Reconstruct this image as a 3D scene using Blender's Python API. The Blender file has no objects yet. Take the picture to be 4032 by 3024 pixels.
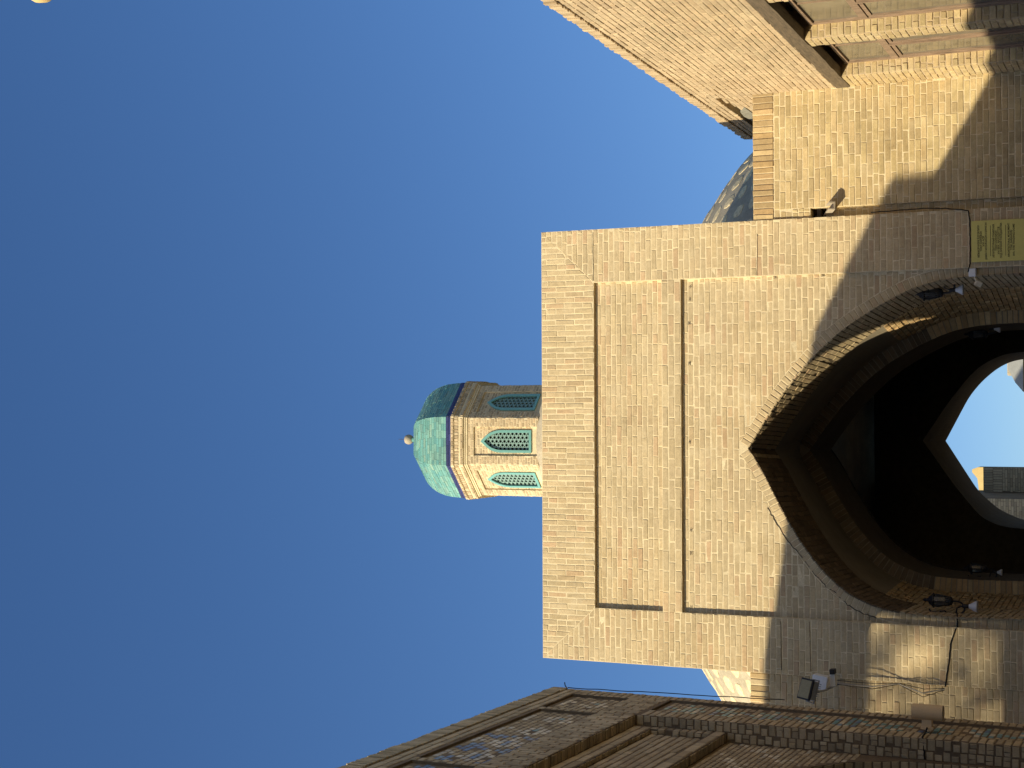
import bpy, math, random
import numpy as np
from mathutils import Matrix, Vector
rng = random.Random(7)
npr = np.random.RandomState(7)
S = bpy.context.scene
COL = S.collection

# ------------------------------------------------------------------ camera
CAM = np.array([0.0, -17.2, 1.6])
F_PX = 6050.0
yaw, pitch, roll = [math.radians(a) for a in (0.92515, 24.36391, -0.58747)]
_f = np.array([math.sin(yaw)*math.cos(pitch), math.cos(yaw)*math.cos(pitch), math.sin(pitch)])
_r = np.array([math.cos(yaw), -math.sin(yaw), 0.0])
_u = np.cross(_r, _f)
_R = math.cos(roll)*_r + math.sin(roll)*_u
_U = -math.sin(roll)*_r + math.cos(roll)*_u
cd = bpy.data.cameras.new('camera')
cd.sensor_fit = 'HORIZONTAL'; cd.sensor_width = 36.0; cd.lens = F_PX/4032*36.0
cd.clip_start = 0.1; cd.clip_end = 3000
cam = bpy.data.objects.new('camera', cd); COL.objects.link(cam)
# the phone was held sideways: picture-right is down, picture-up is to the right
m = Matrix(((-_U[0], _R[0], -_f[0], CAM[0]), (-_U[1], _R[1], -_f[1], CAM[1]), (-_U[2], _R[2], -_f[2], CAM[2]), (0, 0, 0, 1)))
cam.matrix_world = m
S.camera = cam

# ------------------------------------------------------------------ sky, sun, exposure
SUN = np.array([1.15, 1.0, -0.67])            # direction the light travels
SUN = SUN/np.linalg.norm(SUN)
elev = math.asin(-SUN[2])
az = math.atan2(-SUN[0], -SUN[1])              # clockwise from +Y
w = bpy.data.worlds.new('World'); S.world = w; w.use_nodes = True
nt = w.node_tree
bg = nt.nodes['Background']
sky = nt.nodes.new('ShaderNodeTexSky'); sky.sky_type = 'NISHITA'; sky.sun_disc = False
sky.sun_elevation = elev; sky.sun_rotation = az
sky.altitude = 250; sky.air_density = 0.95; sky.dust_density = 1.1; sky.ozone_density = 3.2
hs = nt.nodes.new('ShaderNodeHueSaturation'); hs.inputs['Saturation'].default_value = 1.17; hs.inputs['Hue'].default_value = 0.506
nt.links.new(sky.outputs[0], hs.inputs['Color']); nt.links.new(hs.outputs[0], bg.inputs[0]); bg.inputs[1].default_value = 0.104
sd = bpy.data.lights.new('sun', 'SUN'); sd.energy = 4.7; sd.angle = math.radians(0.53); sd.color = (1.0, 0.875, 0.63)
so = bpy.data.objects.new('sun', sd); COL.objects.link(so)
so.rotation_euler = Vector(SUN).to_track_quat('-Z', 'Y').to_euler()
so.location = (-30, -30, 30)
S.view_settings.view_transform = 'Standard'; S.view_settings.look = 'None'
S.view_settings.exposure = 0.5; S.view_settings.gamma = 1.0
S.render.engine = 'CYCLES'
S.cycles.max_bounces = 6; S.cycles.diffuse_bounces = 4

# ------------------------------------------------------------------ materials
def new_mat(name):
    mt = bpy.data.materials.new(name); mt.use_nodes = True
    return mt, mt.node_tree, mt.node_tree.nodes['Principled BSDF']
def nd(t, typ, **kw):
    n = t.nodes.new(typ)
    for k, v in kw.items():
        setattr(n, k, v)
    return n
def mixc(t, blend, fac, a, b):
    n = t.nodes.new('ShaderNodeMix'); n.data_type = 'RGBA'; n.blend_type = blend
    for i, v in ((0, fac), (6, a), (7, b)):
        if hasattr(v, 'is_linked'): t.links.new(v, n.inputs[i])
        elif i == 0: n.inputs[0].default_value = v
        else: n.inputs[i].default_value = (*v, 1)
    return n.outputs[2]
def noise(t, vec, scale, detail=4, rough=0.6):
    n = nd(t, 'ShaderNodeTexNoise'); n.inputs['Scale'].default_value = scale
    n.inputs['Detail'].default_value = detail; n.inputs['Roughness'].default_value = rough
    t.links.new(vec, n.inputs['Vector'])
    return n.outputs['Fac']
def remap(t, v, a, b, c, d):
    n = nd(t, 'ShaderNodeMapRange'); t.links.new(v, n.inputs[0])
    for i, x in enumerate((a, b, c, d)): n.inputs[i+1].default_value = x
    return n.outputs[0]
def ramp(t, v, stops, interp='LINEAR'):
    n = nd(t, 'ShaderNodeValToRGB'); n.color_ramp.interpolation = interp
    e = n.color_ramp.elements
    while len(e) < len(stops): e.new(0.5)
    for i, (p, c) in enumerate(stops):
        e[i].position = p; e[i].color = (*c, 1)
    t.links.new(v, n.inputs[0])
    return n.outputs[0]
def bump(t, b, h, strength, dist):
    n = nd(t, 'ShaderNodeBump'); n.inputs['Strength'].default_value = strength; n.inputs['Distance'].default_value = dist
    t.links.new(h, n.inputs['Height']); t.links.new(n.outputs[0], b.inputs['Normal'])
def worldpos(t):
    return nd(t, 'ShaderNodeNewGeometry').outputs['Position']
def mat_brick(name, pal, var=0.22, stain=0.35, rough=0.92, spec=0.15, pale=None, grain=1.0):
    """one colour per brick (attribute 'tint'), plus grain, smears and grime in world space"""
    mt, t, b = new_mat(name)
    at = nd(t, 'ShaderNodeAttribute'); at.attribute_name = 'tint'
    sp = nd(t, 'ShaderNodeSeparateColor'); t.links.new(at.outputs['Color'], sp.inputs[0])
    n = len(pal)
    c = ramp(t, sp.outputs[0], [(i/(n-1) if n > 1 else 0, p) for i, p in enumerate(pal)], 'LINEAR')
    P = worldpos(t)
    br = remap(t, sp.outputs[1], 0, 1, 1-var, 1+var*0.75)
    g1 = remap(t, noise(t, P, 95, 5, 0.7), 0.25, 0.75, 1-0.2*grain, 1+0.14*grain)
    g2 = remap(t, noise(t, P, 17, 4, 0.65), 0.3, 0.7, 1-0.14*grain, 1+0.1*grain)
    g3 = remap(t, noise(t, P, 1.3, 5, 0.6), 0.3, 0.72, 1-stain*0.5, 1.08)
    mu = None
    for v in (br, g1, g2, g3):
        if mu is None: mu = v
        else:
            k = nd(t, 'ShaderNodeMath', operation='MULTIPLY'); t.links.new(mu, k.inputs[0]); t.links.new(v, k.inputs[1]); mu = k.outputs[0]
    c = mixc(t, 'MULTIPLY', 1.0, c, mu)
    # rain streaks that run down the wall, and patches fired or repaired differently
    mp = nd(t, 'ShaderNodeMapping'); mp.inputs['Scale'].default_value = (4.5, 4.5, .35); t.links.new(P, mp.inputs[0])
    c = mixc(t, 'MULTIPLY', remap(t, noise(t, mp.outputs[0], 1.6, 5, 0.65), 0.54, 0.74, 0, 0.35), c, (.74, .70, .62))
    c = mixc(t, 'MULTIPLY', remap(t, noise(t, P, 0.55, 3, 0.5), 0.50, 0.66, 0, 0.5), c, (1.0, .94, .86))
    if pale:   # lime bloom smeared over brick and joint
        k = remap(t, noise(t, P, 3.1, 6, 0.72), 0.52, 0.72, 0, 0.55)
        c = mixc(t, 'MIX', k, c, pale)
    t.links.new(c, b.inputs['Base Color'])
    b.inputs['Roughness'].default_value = rough; b.inputs['Specular IOR Level'].default_value = spec
    bump(t, b, noise(t, P, 130, 5, 0.7), 0.5, 0.004)
    return mt
def mat_plain(name, col, rough=0.8, spec=0.3, metal=0.0, ns=40, amt=0.15, bstr=0.25, ns2=3, amt2=0.12):
    mt, t, b = new_mat(name); P = worldpos(t)
    k = nd(t, 'ShaderNodeMath', operation='MULTIPLY')
    t.links.new(remap(t, noise(t, P, ns, 5), 0.25, 0.75, 1-amt, 1+amt), k.inputs[0])
    t.links.new(remap(t, noise(t, P, ns2, 5), 0.3, 0.7, 1-amt2, 1+amt2*0.7), k.inputs[1])
    t.links.new(mixc(t, 'MULTIPLY', 1.0, col, k.outputs[0]), b.inputs['Base Color'])
    b.inputs['Roughness'].default_value = rough; b.inputs['Specular IOR Level'].default_value = spec; b.inputs['Metallic'].default_value = metal
    if bstr: bump(t, b, noise(t, P, ns*1.5, 5), bstr, 0.004)
    return mt
def mat_wood(name, col, axis=(1, 1, 8), rough=0.75):
    mt, t, b = new_mat(name); P = worldpos(t)
    mp = nd(t, 'ShaderNodeMapping'); mp.inputs['Scale'].default_value = axis; t.links.new(P, mp.inputs[0])
    n1 = noise(t, mp.outputs[0], 9, 6, 0.7)
    c = mixc(t, 'MULTIPLY', 1.0, col, remap(t, n1, 0.3, 0.7, 0.45, 1.45))
    t.links.new(c, b.inputs['Base Color']); b.inputs['Roughness'].default_value = rough
    bump(t, b, n1, 0.4, 0.004)
    return mt
M = {}
M['brick'] = mat_brick('buff_brick', [(.52, .41, .24), (.51, .40, .23), (.49, .385, .225), (.53, .42, .25), (.52, .405, .24), (.54, .43, .255), (.50, .38, .22), (.52, .365, .215)], var=.10, stain=.2, pale=(.60, .50, .325))
M['brick_yellow'] = mat_brick('yellow_brick', [(.57, .45, .235), (.54, .42, .215), (.52, .40, .21), (.56, .43, .23), (.55, .41, .21), (.50, .395, .225)], var=.15, pale=(.62, .52, .32))
M['brick_orange'] = mat_brick('orange_brick', [(.55, .385, .18), (.50, .345, .165), (.53, .36, .18), (.55, .42, .22), (.49, .34, .175)])
M['brick_pink'] = mat_brick('pale_brick', [(.54, .41, .25), (.52, .39, .235), (.55, .43, .265), (.50, .375, .23), (.54, .41, .25)], var=.13, stain=0.25)
M['brick_dark'] = mat_brick('brown_brick', [(.55, .445, .275), (.52, .41, .25), (.57, .465, .29), (.50, .40, .25), (.54, .42, .25)], stain=0.4)
M['brick_soot'] = mat_brick('sooty_brick', [(.21, .155, .095), (.18, .135, .085), (.24, .175, .105)], stain=0.5)  # brick with the passage shade put into its colour
M['brick_lantern'] = mat_brick('lantern_brick', [(.54, .42, .26), (.51, .395, .24), (.47, .36, .22), (.53, .43, .275), (.50, .37, .22)], stain=0.15, var=0.25)
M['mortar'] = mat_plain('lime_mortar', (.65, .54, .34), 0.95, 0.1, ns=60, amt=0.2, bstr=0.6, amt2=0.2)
M['soot'] = mat_plain('sooty_lining', (.14, .11, .075), 0.95, 0.1, ns=20, amt=0.2, bstr=0.5)  # dark lining colour carries the shade of the vaults
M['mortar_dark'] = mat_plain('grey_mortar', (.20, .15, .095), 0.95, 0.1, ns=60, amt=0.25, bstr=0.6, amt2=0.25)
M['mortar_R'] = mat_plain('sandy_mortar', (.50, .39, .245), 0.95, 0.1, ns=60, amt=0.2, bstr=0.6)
M['bay_plaster'] = mat_plain('smoky_plaster', (.27, .23, .16), 0.9, 0.1, ns=8, amt=0.1)  # dull brown plaster
M['plaster'] = mat_plain('old_plaster', (.40, .34, .25), 0.9, 0.15, ns=8, amt=0.1)
M['mud'] = mat_plain('mud_plaster', (.47, .40, .28), 0.95, 0.1, ns=28, amt=0.2, bstr=0.8, amt2=0.2)
M['dome_mud'] = mat_plain('tan_dome_plaster', (.42, .36, .25), 0.95, 0.1, ns=28, amt=0.2, bstr=0.8, amt2=0.2)
M['grey_mud'] = mat_plain('grey_cement', (.27, .255, .20), 0.95, 0.1, ns=28, amt=0.3, bstr=0.8)
M['stone'] = mat_plain('field_stone', (.70, .57, .34), 0.95, 0.1, ns=22, amt=0.35, bstr=1.0)
M['soot_black'] = mat_plain('blackened_brick', (.055, .045, .032), 0.95, 0.1, ns=12, amt=0.3, bstr=0.5)  # near-black colour stands for the shade in the chamber
M['dark_hole'] = mat_plain('sooty_cavity', (.06, .05, .04), 1.0, 0.05)  # shade inside holes, cracks and the lantern, put into the colour
M['beam'] = mat_wood('weathered_beam', (.125, .092, .054), (6, 0.7, 6))
M['frame'] = mat_wood('painted_window_wood', (.27, .185, .12), (5, 5, 0.5), 0.6)
M['turq'] = mat_brick('turquoise_glaze', [(.13, .325, .285), (.16, .36, .31), (.115, .30, .285), (.18, .36, .305), (.20, .385, .315), (.13, .28, .25), (.23, .37, .29)], var=0.17, stain=0.2, rough=0.35, spec=0.5, grain=0.5)
M['turq_grout'] = mat_plain('tile_grout', (.27, .40, .34), 0.8, 0.2)
M['teal'] = mat_brick('teal_glaze', [(.14, .345, .315), (.17, .39, .345), (.12, .31, .30)], var=0.15, stain=0.1, rough=0.35, spec=0.5, grain=0.4)
M['teal_dark'] = mat_plain('green_glaze', (.06, .22, .17), 0.4, 0.5)
M['grille'] = mat_plain('pale_tile_lattice', (.20, .31, .27), 0.5, 0.4)
M['navy'] = mat_brick('cobalt_glaze', [(.030, .035, .13), (.045, .05, .17), (.025, .03, .10)], var=0.3, stain=0.1, rough=0.35, spec=0.5, grain=0.5)
M['mos_cream'] = mat_brick('cream_tile', [(.72, .63, .44), (.66, .58, .41), (.76, .66, .46)], rough=0.5, spec=0.4)
M['mos_blue'] = mat_brick('blue_tile', [(.16, .24, .34), (.12, .20, .34), (.20, .30, .36)], rough=0.4, spec=0.5)
M['mos_teal'] = mat_brick('seagreen_tile', [(.12, .30, .30), (.16, .33, .32), (.22, .36, .32)], rough=0.4, spec=0.5)
M['brass'] = mat_plain('brass_sheet', (.55, .47, .13), 0.42, 0.5, metal=0.35, ns=30, amt=0.06, bstr=0.05, ns2=2, amt2=0.08)
M['ink'] = mat_plain('engraved_lettering', (.10, .08, .03), 0.7, 0.2, bstr=0)
M['iron'] = mat_plain('black_iron', (.015, .015, .017), 0.5, 0.4)
M['white'] = mat_plain('white_plastic', (.72, .72, .70), 0.45, 0.4, bstr=0, amt=0.05)
M['cream_plastic'] = mat_plain('yellowed_plastic', (.58, .52, .38), 0.5, 0.4, bstr=0, amt=0.06)
M['amber'] = mat_plain('dusty_lens', (.34, .28, .13), 0.3, 0.5, bstr=0)
M['grey_metal'] = mat_plain('grey_enamel', (.28, .29, .30), 0.5, 0.4, bstr=0.05)
M['beige_metal'] = mat_plain('beige_enamel', (.80, .58, .32), 0.55, 0.3, ns=150, amt=0.08, bstr=0.1)
M['cable'] = mat_plain('black_cable', (.02, .018, .016), 0.7, 0.2, bstr=0)
M['cable_grey'] = mat_plain('grey_cable', (.36, .32, .26), 0.7, 0.2, bstr=0)
M['steel'] = mat_plain('rusty_tie', (.05, .035, .025), 0.7, 0.3)
M['paving'] = mat_plain('stone_paving', (.22, .19, .145), 0.9, 0.2, ns=3)
M['zinc'] = mat_plain('grey_sheet_roof', (.34, .35, .34), 0.5, 0.4)
M['yellow_wall'] = mat_plain('yellow_plaster', (.62, .46, .20), 0.9, 0.1)
M['leaf'] = mat_plain('dusty_leaf', (.07, .10, .03), 0.7, 0.2)
M['bark'] = mat_plain('grey_bark', (.16, .13, .10), 0.9, 0.1)
mt, t_, b_ = new_mat('lamp_glass'); b_.inputs['Base Color'].default_value = (.10, .10, .095, 1); b_.inputs['Roughness'].default_value = 0.25; b_.inputs['Transmission Weight'].default_value = 0.55
M['lampglass'] = mt
mt, t_, b_ = new_mat('dusty_pane'); P_ = worldpos(t_)
t_.links.new(mixc(t_, 'MULTIPLY', 1.0, (.18, .155, .105), remap(t_, noise(t_, P_, 4, 6), 0.3, 0.7, 0.7, 1.15)), b_.inputs['Base Color'])
b_.inputs['Roughness'].default_value = 0.12; b_.inputs['Specular IOR Level'].default_value = 0.6
M['pane'] = mt

# ------------------------------------------------------------------ object helpers
def link(o, parent=None):
    COL.objects.link(o)
    if parent is not None:
        o.parent = parent
        o.matrix_parent_inverse = ROOTINV[parent.name]
    return o
ROOTINV = {}
def thing(name, label, cat, loc=(0, 0, 0), group=None):
    o = bpy.data.objects.new(name, None); o.empty_display_size = 0.2; COL.objects.link(o); o.location = loc
    o['label'] = label; o['category'] = cat
    if group: o['group'] = group
    ROOTINV[o.name] = Matrix.Translation(Vector(loc)).inverted()
    return o
def tag(o, label=None, cat=None, group=None, kind=None):
    if label: o['label'] = label
    if cat: o['category'] = cat
    if group: o['group'] = group
    if kind: o['kind'] = kind
    return o
def mk(name, verts, faces, mat, parent=None, tint=None, smooth=False):
    me = bpy.data.meshes.new(name)
    me.from_pydata([tuple(map(float, v)) for v in verts], [], [tuple(map(int, f)) for f in faces])
    if tint is not None:
        a = me.color_attributes.new('tint', 'FLOAT_COLOR', 'POINT')
        a.data.foreach_set('color', np.asarray(tint, dtype=np.float32).ravel())
    if smooth: me.polygons.foreach_set('use_smooth', [True]*len(me.polygons))
    me.materials.append(M[mat] if isinstance(mat, str) else mat)
    me.update()
    o = bpy.data.objects.new(name, me)
    link(o, parent)
    ROOTINV[o.name] = (ROOTINV[parent.name] if parent is not None else Matrix.Identity(4))
    if parent is not None:     # children of this part: part's own frame is world
        ROOTINV[o.name] = Matrix.Identity(4)
    return o
class MB:
    """collects simple solids into one mesh"""
    def __init__(s): s.v = []; s.f = []
    def add(s, vs, fs):
        n = len(s.v); s.v += [tuple(x) for x in vs]; s.f += [tuple(i+n for i in q) for q in fs]; return s
    def box(s, c, d, rot=None, bev=0.0):
        x, y, z = [k/2 for k in d]
        if bev <= 0:
            p = [(-x, -y, -z), (x, -y, -z), (x, y, -z), (-x, y, -z), (-x, -y, z), (x, -y, z), (x, y, z), (-x, y, z)]
            fs = [(0, 3, 2, 1), (4, 5, 6, 7), (0, 1, 5, 4), (1, 2, 6, 5), (2, 3, 7, 6), (3, 0, 4, 7)]
        else:
            e = min(bev, x*0.9, y*0.9, z*0.9); p = []; fs = []
            for (zz, k) in ((-z, e), (-z+e, 0), (z-e, 0), (z, e)):
                p += [(-x+k, -y+k, zz), (x-k, -y+k, zz), (x-k, y-k, zz), (-x+k, y-k, zz)]
            for r in range(3):
                for i in range(4):
                    j = (i+1) % 4; fs.append((r*4+i, r*4+j, r*4+4+j, r*4+4+i))
            fs += [(3, 2, 1, 0), (12, 13, 14, 15)]
        R3 = rot if rot is not None else Matrix.Identity(3)
        return s.add([tuple(Vector(c)+R3 @ Vector(q)) for q in p], fs)
    def tube(s, pts, r, n=8, cap=True):
        pts = [Vector(p) for p in pts]; rs = r if isinstance(r, (list, tuple)) else [r]*len(pts)
        rings = []; prev = None
        for i, p in enumerate(pts):
            d = (pts[min(i+1, len(pts)-1)]-pts[max(i-1, 0)]).normalized()
            if prev is None:
                a = d.orthogonal().normalized()
            else:
                a = (prev-d*prev.dot(d))
                a = a.normalized() if a.length > 1e-6 else d.orthogonal().normalized()
            prev = a; b = d.cross(a)
            rings.append([p+(a*math.cos(k*2*math.pi/n)+b*math.sin(k*2*math.pi/n))*rs[i] for k in range(n)])
        vs = [q for g in rings for q in g]; fs = []
        for i in range(len(pts)-1):
            for k in range(n):
                j = (k+1) % n; fs.append((i*n+k, i*n+j, (i+1)*n+j, (i+1)*n+k))
        if cap: fs += [tuple(range(n))[::-1], tuple((len(pts)-1)*n+k for k in range(n))]
        return s.add(vs, fs)
    def lathe(s, c, prof, n=24, phase=0.0):
        """prof: (radius, z) pairs, around a vertical axis through c"""
        vs = []; fs = []
        for (r, z) in prof:
            for k in range(n):
                a = phase+2*math.pi*k/n; vs.append((c[0]+r*math.cos(a), c[1]+r*math.sin(a), c[2]+z))
        for i in range(len(prof)-1):
            for k in range(n):
                j = (k+1) % n; fs.append((i*n+k, i*n+j, (i+1)*n+j, (i+1)*n+k))
        fs += [tuple(range(n))[::-1], tuple((len(prof)-1)*n+k for k in range(n))]
        return s.add(vs, fs)
    def quad(s, a, b, c, d): return s.add([a, b, c, d], [(0, 1, 2, 3)])
    def prism(s, poly, f0, f1):
        """poly 2-D, f0/f1 map a 2-D point to the two end faces"""
        n = len(poly); vs = [f0(p) for p in poly]+[f1(p) for p in poly]
        fs = [tuple(range(n))[::-1], tuple(range(n, 2*n))]+[(i, (i+1) % n, (i+1) % n+n, i+n) for i in range(n)]
        return s.add(vs, fs)
    def build(s, name, mat, parent=None, smooth=False):
        return mk(name, s.v, s.f, mat, parent, smooth=smooth)

# ------------------------------------------------------------------ bricks laid one by one
class Plane:
    """a = along, b = up, h = out of the wall"""
    def __init__(s, o, a, b, n): s.o, s.a, s.b, s.n = [np.array(k, float) for k in (o, a, b, n)]
    def __call__(s, a, b, h): return s.o+s.a*a+s.b*b+s.n*h
NOM_L, NOM_H = 0.232, 0.056
def unit_brick(kr):
    """12-vertex worn brick in a nominal size, centred, front at z=0, back at z=-0.02"""
    x, y = NOM_L/2, NOM_H/2
    o = [(-x, -y), (x, -y), (x, y), (-x, y)]
    o = [(px+kr.uniform(-.003, .003), py+kr.uniform(-.0025, .0025)) for px, py in o]
    c = kr.uniform(.0025, .0055)
    i = [(px-math.copysign(c*1.3, px), py-math.copysign(c, py)) for px, py in o]
    tl = [kr.uniform(-.002, .0015) for _ in range(4)]
    vs = [(p[0], p[1], -.02) for p in o]+[(p[0], p[1], -c*.8+tl[k]) for k, p in enumerate(o)]+[(p[0], p[1], tl[k]) for k, p in enumerate(i)]
    return vs
BF = [(8, 9, 10, 11)]+[(4+k, 4+(k+1) % 4, 8+(k+1) % 4, 8+k) for k in range(4)]+[(k, (k+1) % 4, 4+(k+1) % 4, 4+k) for k in range(4)]
_var = {}
def variant(mat, k):
    key = (mat, k)
    if key not in _var:
        kr = random.Random(k*77+13)
        me = bpy.data.meshes.new('brick'); me.from_pydata(unit_brick(kr), [], BF)
        a = me.color_attributes.new('tint', 'FLOAT_COLOR', 'POINT')
        tc = (kr.random(), kr.random(), kr.random(), 1)
        a.data.foreach_set('color', np.array([tc]*12, dtype=np.float32).ravel())
        me.materials.append(M[mat]); me.update(); _var[key] = me
    return _var[key]
def proj(P):
    d = P-CAM; z = d @ _f
    return 2016-F_PX*(d @ _U)/z, 1512-F_PX*(d @ _R)/z, z
class Bricks:
    def __init__(s): s.items = []
    def add(s, surf, quad, mat, h=0.006, jit=0.003, hj=0.003):
        s.items.append((surf, quad, mat, h+rng.uniform(-hj, hj), jit))
    def course(s, surf, b0, b1, aL, aR, L, j, off, mat, h=0.006, hj=0.003, swap=False, half=0.12, minlen=0.025):
        """one course between boundaries aL/aR given as (at b0, at b1)"""
        lo = min(aL); hi = max(aR)
        p = lo-((lo-off) % (L+j))
        while p < hi:
            segs = [(p, p+L)]
            if rng.random() < half: segs = [(p, p+L*.5-j*.5), (p+L*.5+j*.5, p+L)]
            for (x0, x1) in segs:
                l0, l1 = max(x0, aL[0]), max(x0, aL[1]); r0, r1 = min(x1, aR[0]), min(x1, aR[1])
                if max(r0-l0, r1-l1) < minlen: continue
                if r0-l0 < .006: l0 = r0 = (l0+r0)/2; l0 -= .003; r0 += .003
                if r1-l1 < .006: l1 = r1 = (l1+r1)/2; l1 -= .003; r1 += .003
                w = rng.uniform(-.002, .002)
                q = [(l0, b0+w), (r0, b0+w), (r1, b1+w), (l1, b1+w)]
                if swap: q = [(y, x) for x, y in q][::-1]
                s.add(surf, q, mat, h, hj=hj)
            p += L+j
    def field(s, surf, a0, a1, b0, b1, mat, L=.232, j=.010, H=.0565, jv=.0105, h=.006, hj=.003, stag=True, swap=False, bound=None, half=0.12, phase=0.0):
        
        n = max(1, int(round((b1-b0)/(H+jv)))); pitch = (b1-b0)/n
        for i in range(n):
            y0 = b0+i*pitch+jv/2; y1 = b0+(i+1)*pitch-jv/2
            off = phase+(((i % 2)*(L+j)/2) if stag else 0)+rng.uniform(-.018, .018)
            iv = [((a0, a0), (a1, a1))] if bound is None else bound(y0, y1)
            for (l, r) in iv: s.course(surf, y0, y1, l, r, L, j, off, mat, h, hj, swap, half)
    def emit(s, parent, name='brick', maxn=300, stuff='brickwork', frame=None):
        """the pieces that show largest become parts of their own, the rest one joined part"""
        sc = []
        for k, (surf, q, mat, h, jit) in enumerate(s.items):
            rect = isinstance(surf, Plane) and abs(q[0][0]-q[3][0]) < .004 and abs(q[1][0]-q[2][0]) < .004 and abs(q[0][1]-q[1][1]) < .004
            P = [surf(a, b, h) for a, b in q]
            pp = [proj(x) for x in P]
            if min(x[2] for x in pp) < 0.5: area = 0
            else:
                cx = sum(x[0] for x in pp)/4; cy = sum(x[1] for x in pp)/4
                area = abs(sum(pp[i][0]*pp[(i+1) % 4][1]-pp[(i+1) % 4][0]*pp[i][1] for i in range(4)))/2
                nrm = np.cross(P[1]-P[0], P[3]-P[0])
                if not (0 < cx < 4032 and 0 < cy < 3024) or nrm @ (CAM-P[0]) < 0: area = 0
            sc.append((area if rect else 0, k))
        top = set(k for a, k in sorted(sc, reverse=True)[:maxn] if a > 0)
        buckets = {}
        for k, (surf, q, mat, h, jit) in enumerate(s.items):
            if k in top:
                me = variant(mat, rng.randrange(36))
                ca = sum(x[0] for x in q)/4; cb = sum(x[1] for x in q)/4
                la = (q[1][0]-q[0][0]+q[2][0]-q[3][0])/2; lb = (q[3][1]-q[0][1]+q[2][1]-q[1][1])/2
                if la >= lb: ax, bx, sl, sh = surf.a, surf.b, la/NOM_L, lb/NOM_H
                else: ax, bx, sl, sh = surf.b, -surf.a, lb/NOM_L, la/NOM_H
                c = surf(ca, cb, h)
                o = bpy.data.objects.new(name, me); COL.objects.link(o)
                fl = 1 if rng.random() < .5 else -1
                ax = ax*sl*fl; bx = bx*sh*fl; n = surf.n
                mw = Matrix(((ax[0], bx[0], n[0], c[0]), (ax[1], bx[1], n[1], c[1]), (ax[2], bx[2], n[2], c[2]), (0, 0, 0, 1)))
                o.parent = parent; o.matrix_parent_inverse = ROOTINV[parent.name]
                o.matrix_basis = mw
                continue
            V, Fc, T = buckets.setdefault(mat, ([], [], []))
            ca = sum(x[0] for x in q)/4; cb = sum(x[1] for x in q)/4
            cc = rng.uniform(.0025, .0055); n0 = len(V)
            o4 = [(a+rng.uniform(-jit, jit), b+rng.uniform(-jit*.8, jit*.8)) for a, b in q]
            i4 = [(a-math.copysign(min(cc*1.2, abs(a-ca)*.45), a-ca), b-math.copysign(min(cc, abs(b-cb)*.45), b-cb)) for a, b in o4]
            tl = [rng.uniform(-.002, .0015) for _ in range(4)]
            V += [surf(a, b, h-.02) for a, b in o4]+[surf(a, b, h-cc*.8+tl[i]) for i, (a, b) in enumerate(o4)]+[surf(a, b, h+tl[i]) for i, (a, b) in enumerate(i4)]
            Fc += [tuple(x+n0 for x in f) for f in BF]
            tc = (rng.random(), rng.random(), rng.random(), 1); T += [tc]*12
        for mat, (V, Fc, T) in buckets.items():
            tag(mk(stuff, V, Fc, mat, parent, tint=T), kind='stuff')

# ================================================================== SETTING
def ground():
    mb = MB(); mb.quad((-400, -400, 0), (400, -400, 0), (400, 600, 0), (-400, 600, 0))
    tag(mb.build('ground', 'paving'), kind='structure')
ground()

# ================================================================== GATEWAY OF THE TRADING DOME
X0, X1, ZT = -3.053, 2.124, 8.99       # portal edges and top
FX0, FX1 = -2.414, 1.485               # inside the raised border
PZ1, PZ0, BZ0 = 8.31, 7.455, 7.22      # upper panel top/bottom, band bottom
REC = 0.054
archR_p = [(-.488, 6.418), (-.36, 6.34), (-.225, 6.253), (.136, 6.014), (.422, 5.770), (.55, 5.662), (.816, 5.373), (1.007, 5.088), (1.168, 4.807), (1.299, 4.53), (1.379, 4.198), (1.405, 3.8), (1.408, 3.379), (1.41, 0)]
archL_p = [(-.488, 6.418), (-.62, 6.325), (-.734, 6.256), (-1.135, 6.052), (-1.532, 5.82), (-1.865, 5.562), (-2.108, 5.279), (-2.235, 4.98), (-2.29, 4.68), (-2.304, 4.226), (-2.30, 3.8), (-2.288, 3.409), (-2.285, 0)]
def dense(p, n=120):
    """resample by chord length, softly smoothed"""
    p = np.array(p, float); d = np.r_[0, np.cumsum(np.linalg.norm(np.diff(p, axis=0), axis=1))]
    s = np.linspace(0, d[-1], n); q = np.c_[np.interp(s, d, p[:, 0]), np.interp(s, d, p[:, 1])]
    for _ in range(6): q[1:-1] = (q[:-2]+2*q[1:-1]+q[2:])/4
    return q
aR, aL = dense(archR_p), dense(archL_p)
def offset(q, sgn, d):
    t = np.gradient(q, axis=0); t /= np.linalg.norm(t, axis=1)[:, None]
    return q+np.c_[-t[:, 1], t[:, 0]]*sgn*d
RING = 0.125
oR, oL = offset(aR, 1, RING), offset(aL, -1, RING)
def xat(q, z): return float(np.interp(z, q[::-1, 1], q[::-1, 0]))
apex_out = min(oR[0, 1], oL[0, 1])+.02
tk = thing('trading_dome', 'tan brick gateway portal with a pointed arch passage and raised border', 'gateway', (-.46, 2, 0))
core = MB()
def fq(x0, x1, z0, z1, y): core.quad((x0, y, z0), (x1, y, z0), (x1, y, z1), (x0, y, z1))
fq(X0, FX0, 0, ZT, 0); fq(FX1, X1, 0, ZT, 0); fq(FX0, FX1, PZ1, ZT, 0); fq(FX0, FX1, BZ0, PZ0, 0)
fq(FX0, FX1, PZ0, PZ1, REC); fq(FX0, FX1, apex_out-.15, BZ0, REC)
core.quad((FX0, 0, PZ1), (FX1, 0, PZ1), (FX1, REC, PZ1), (FX0, REC, PZ1)); core.quad((FX0, 0, BZ0), (FX1, 0, BZ0), (FX1, REC, BZ0), (FX0, REC, BZ0))
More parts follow.
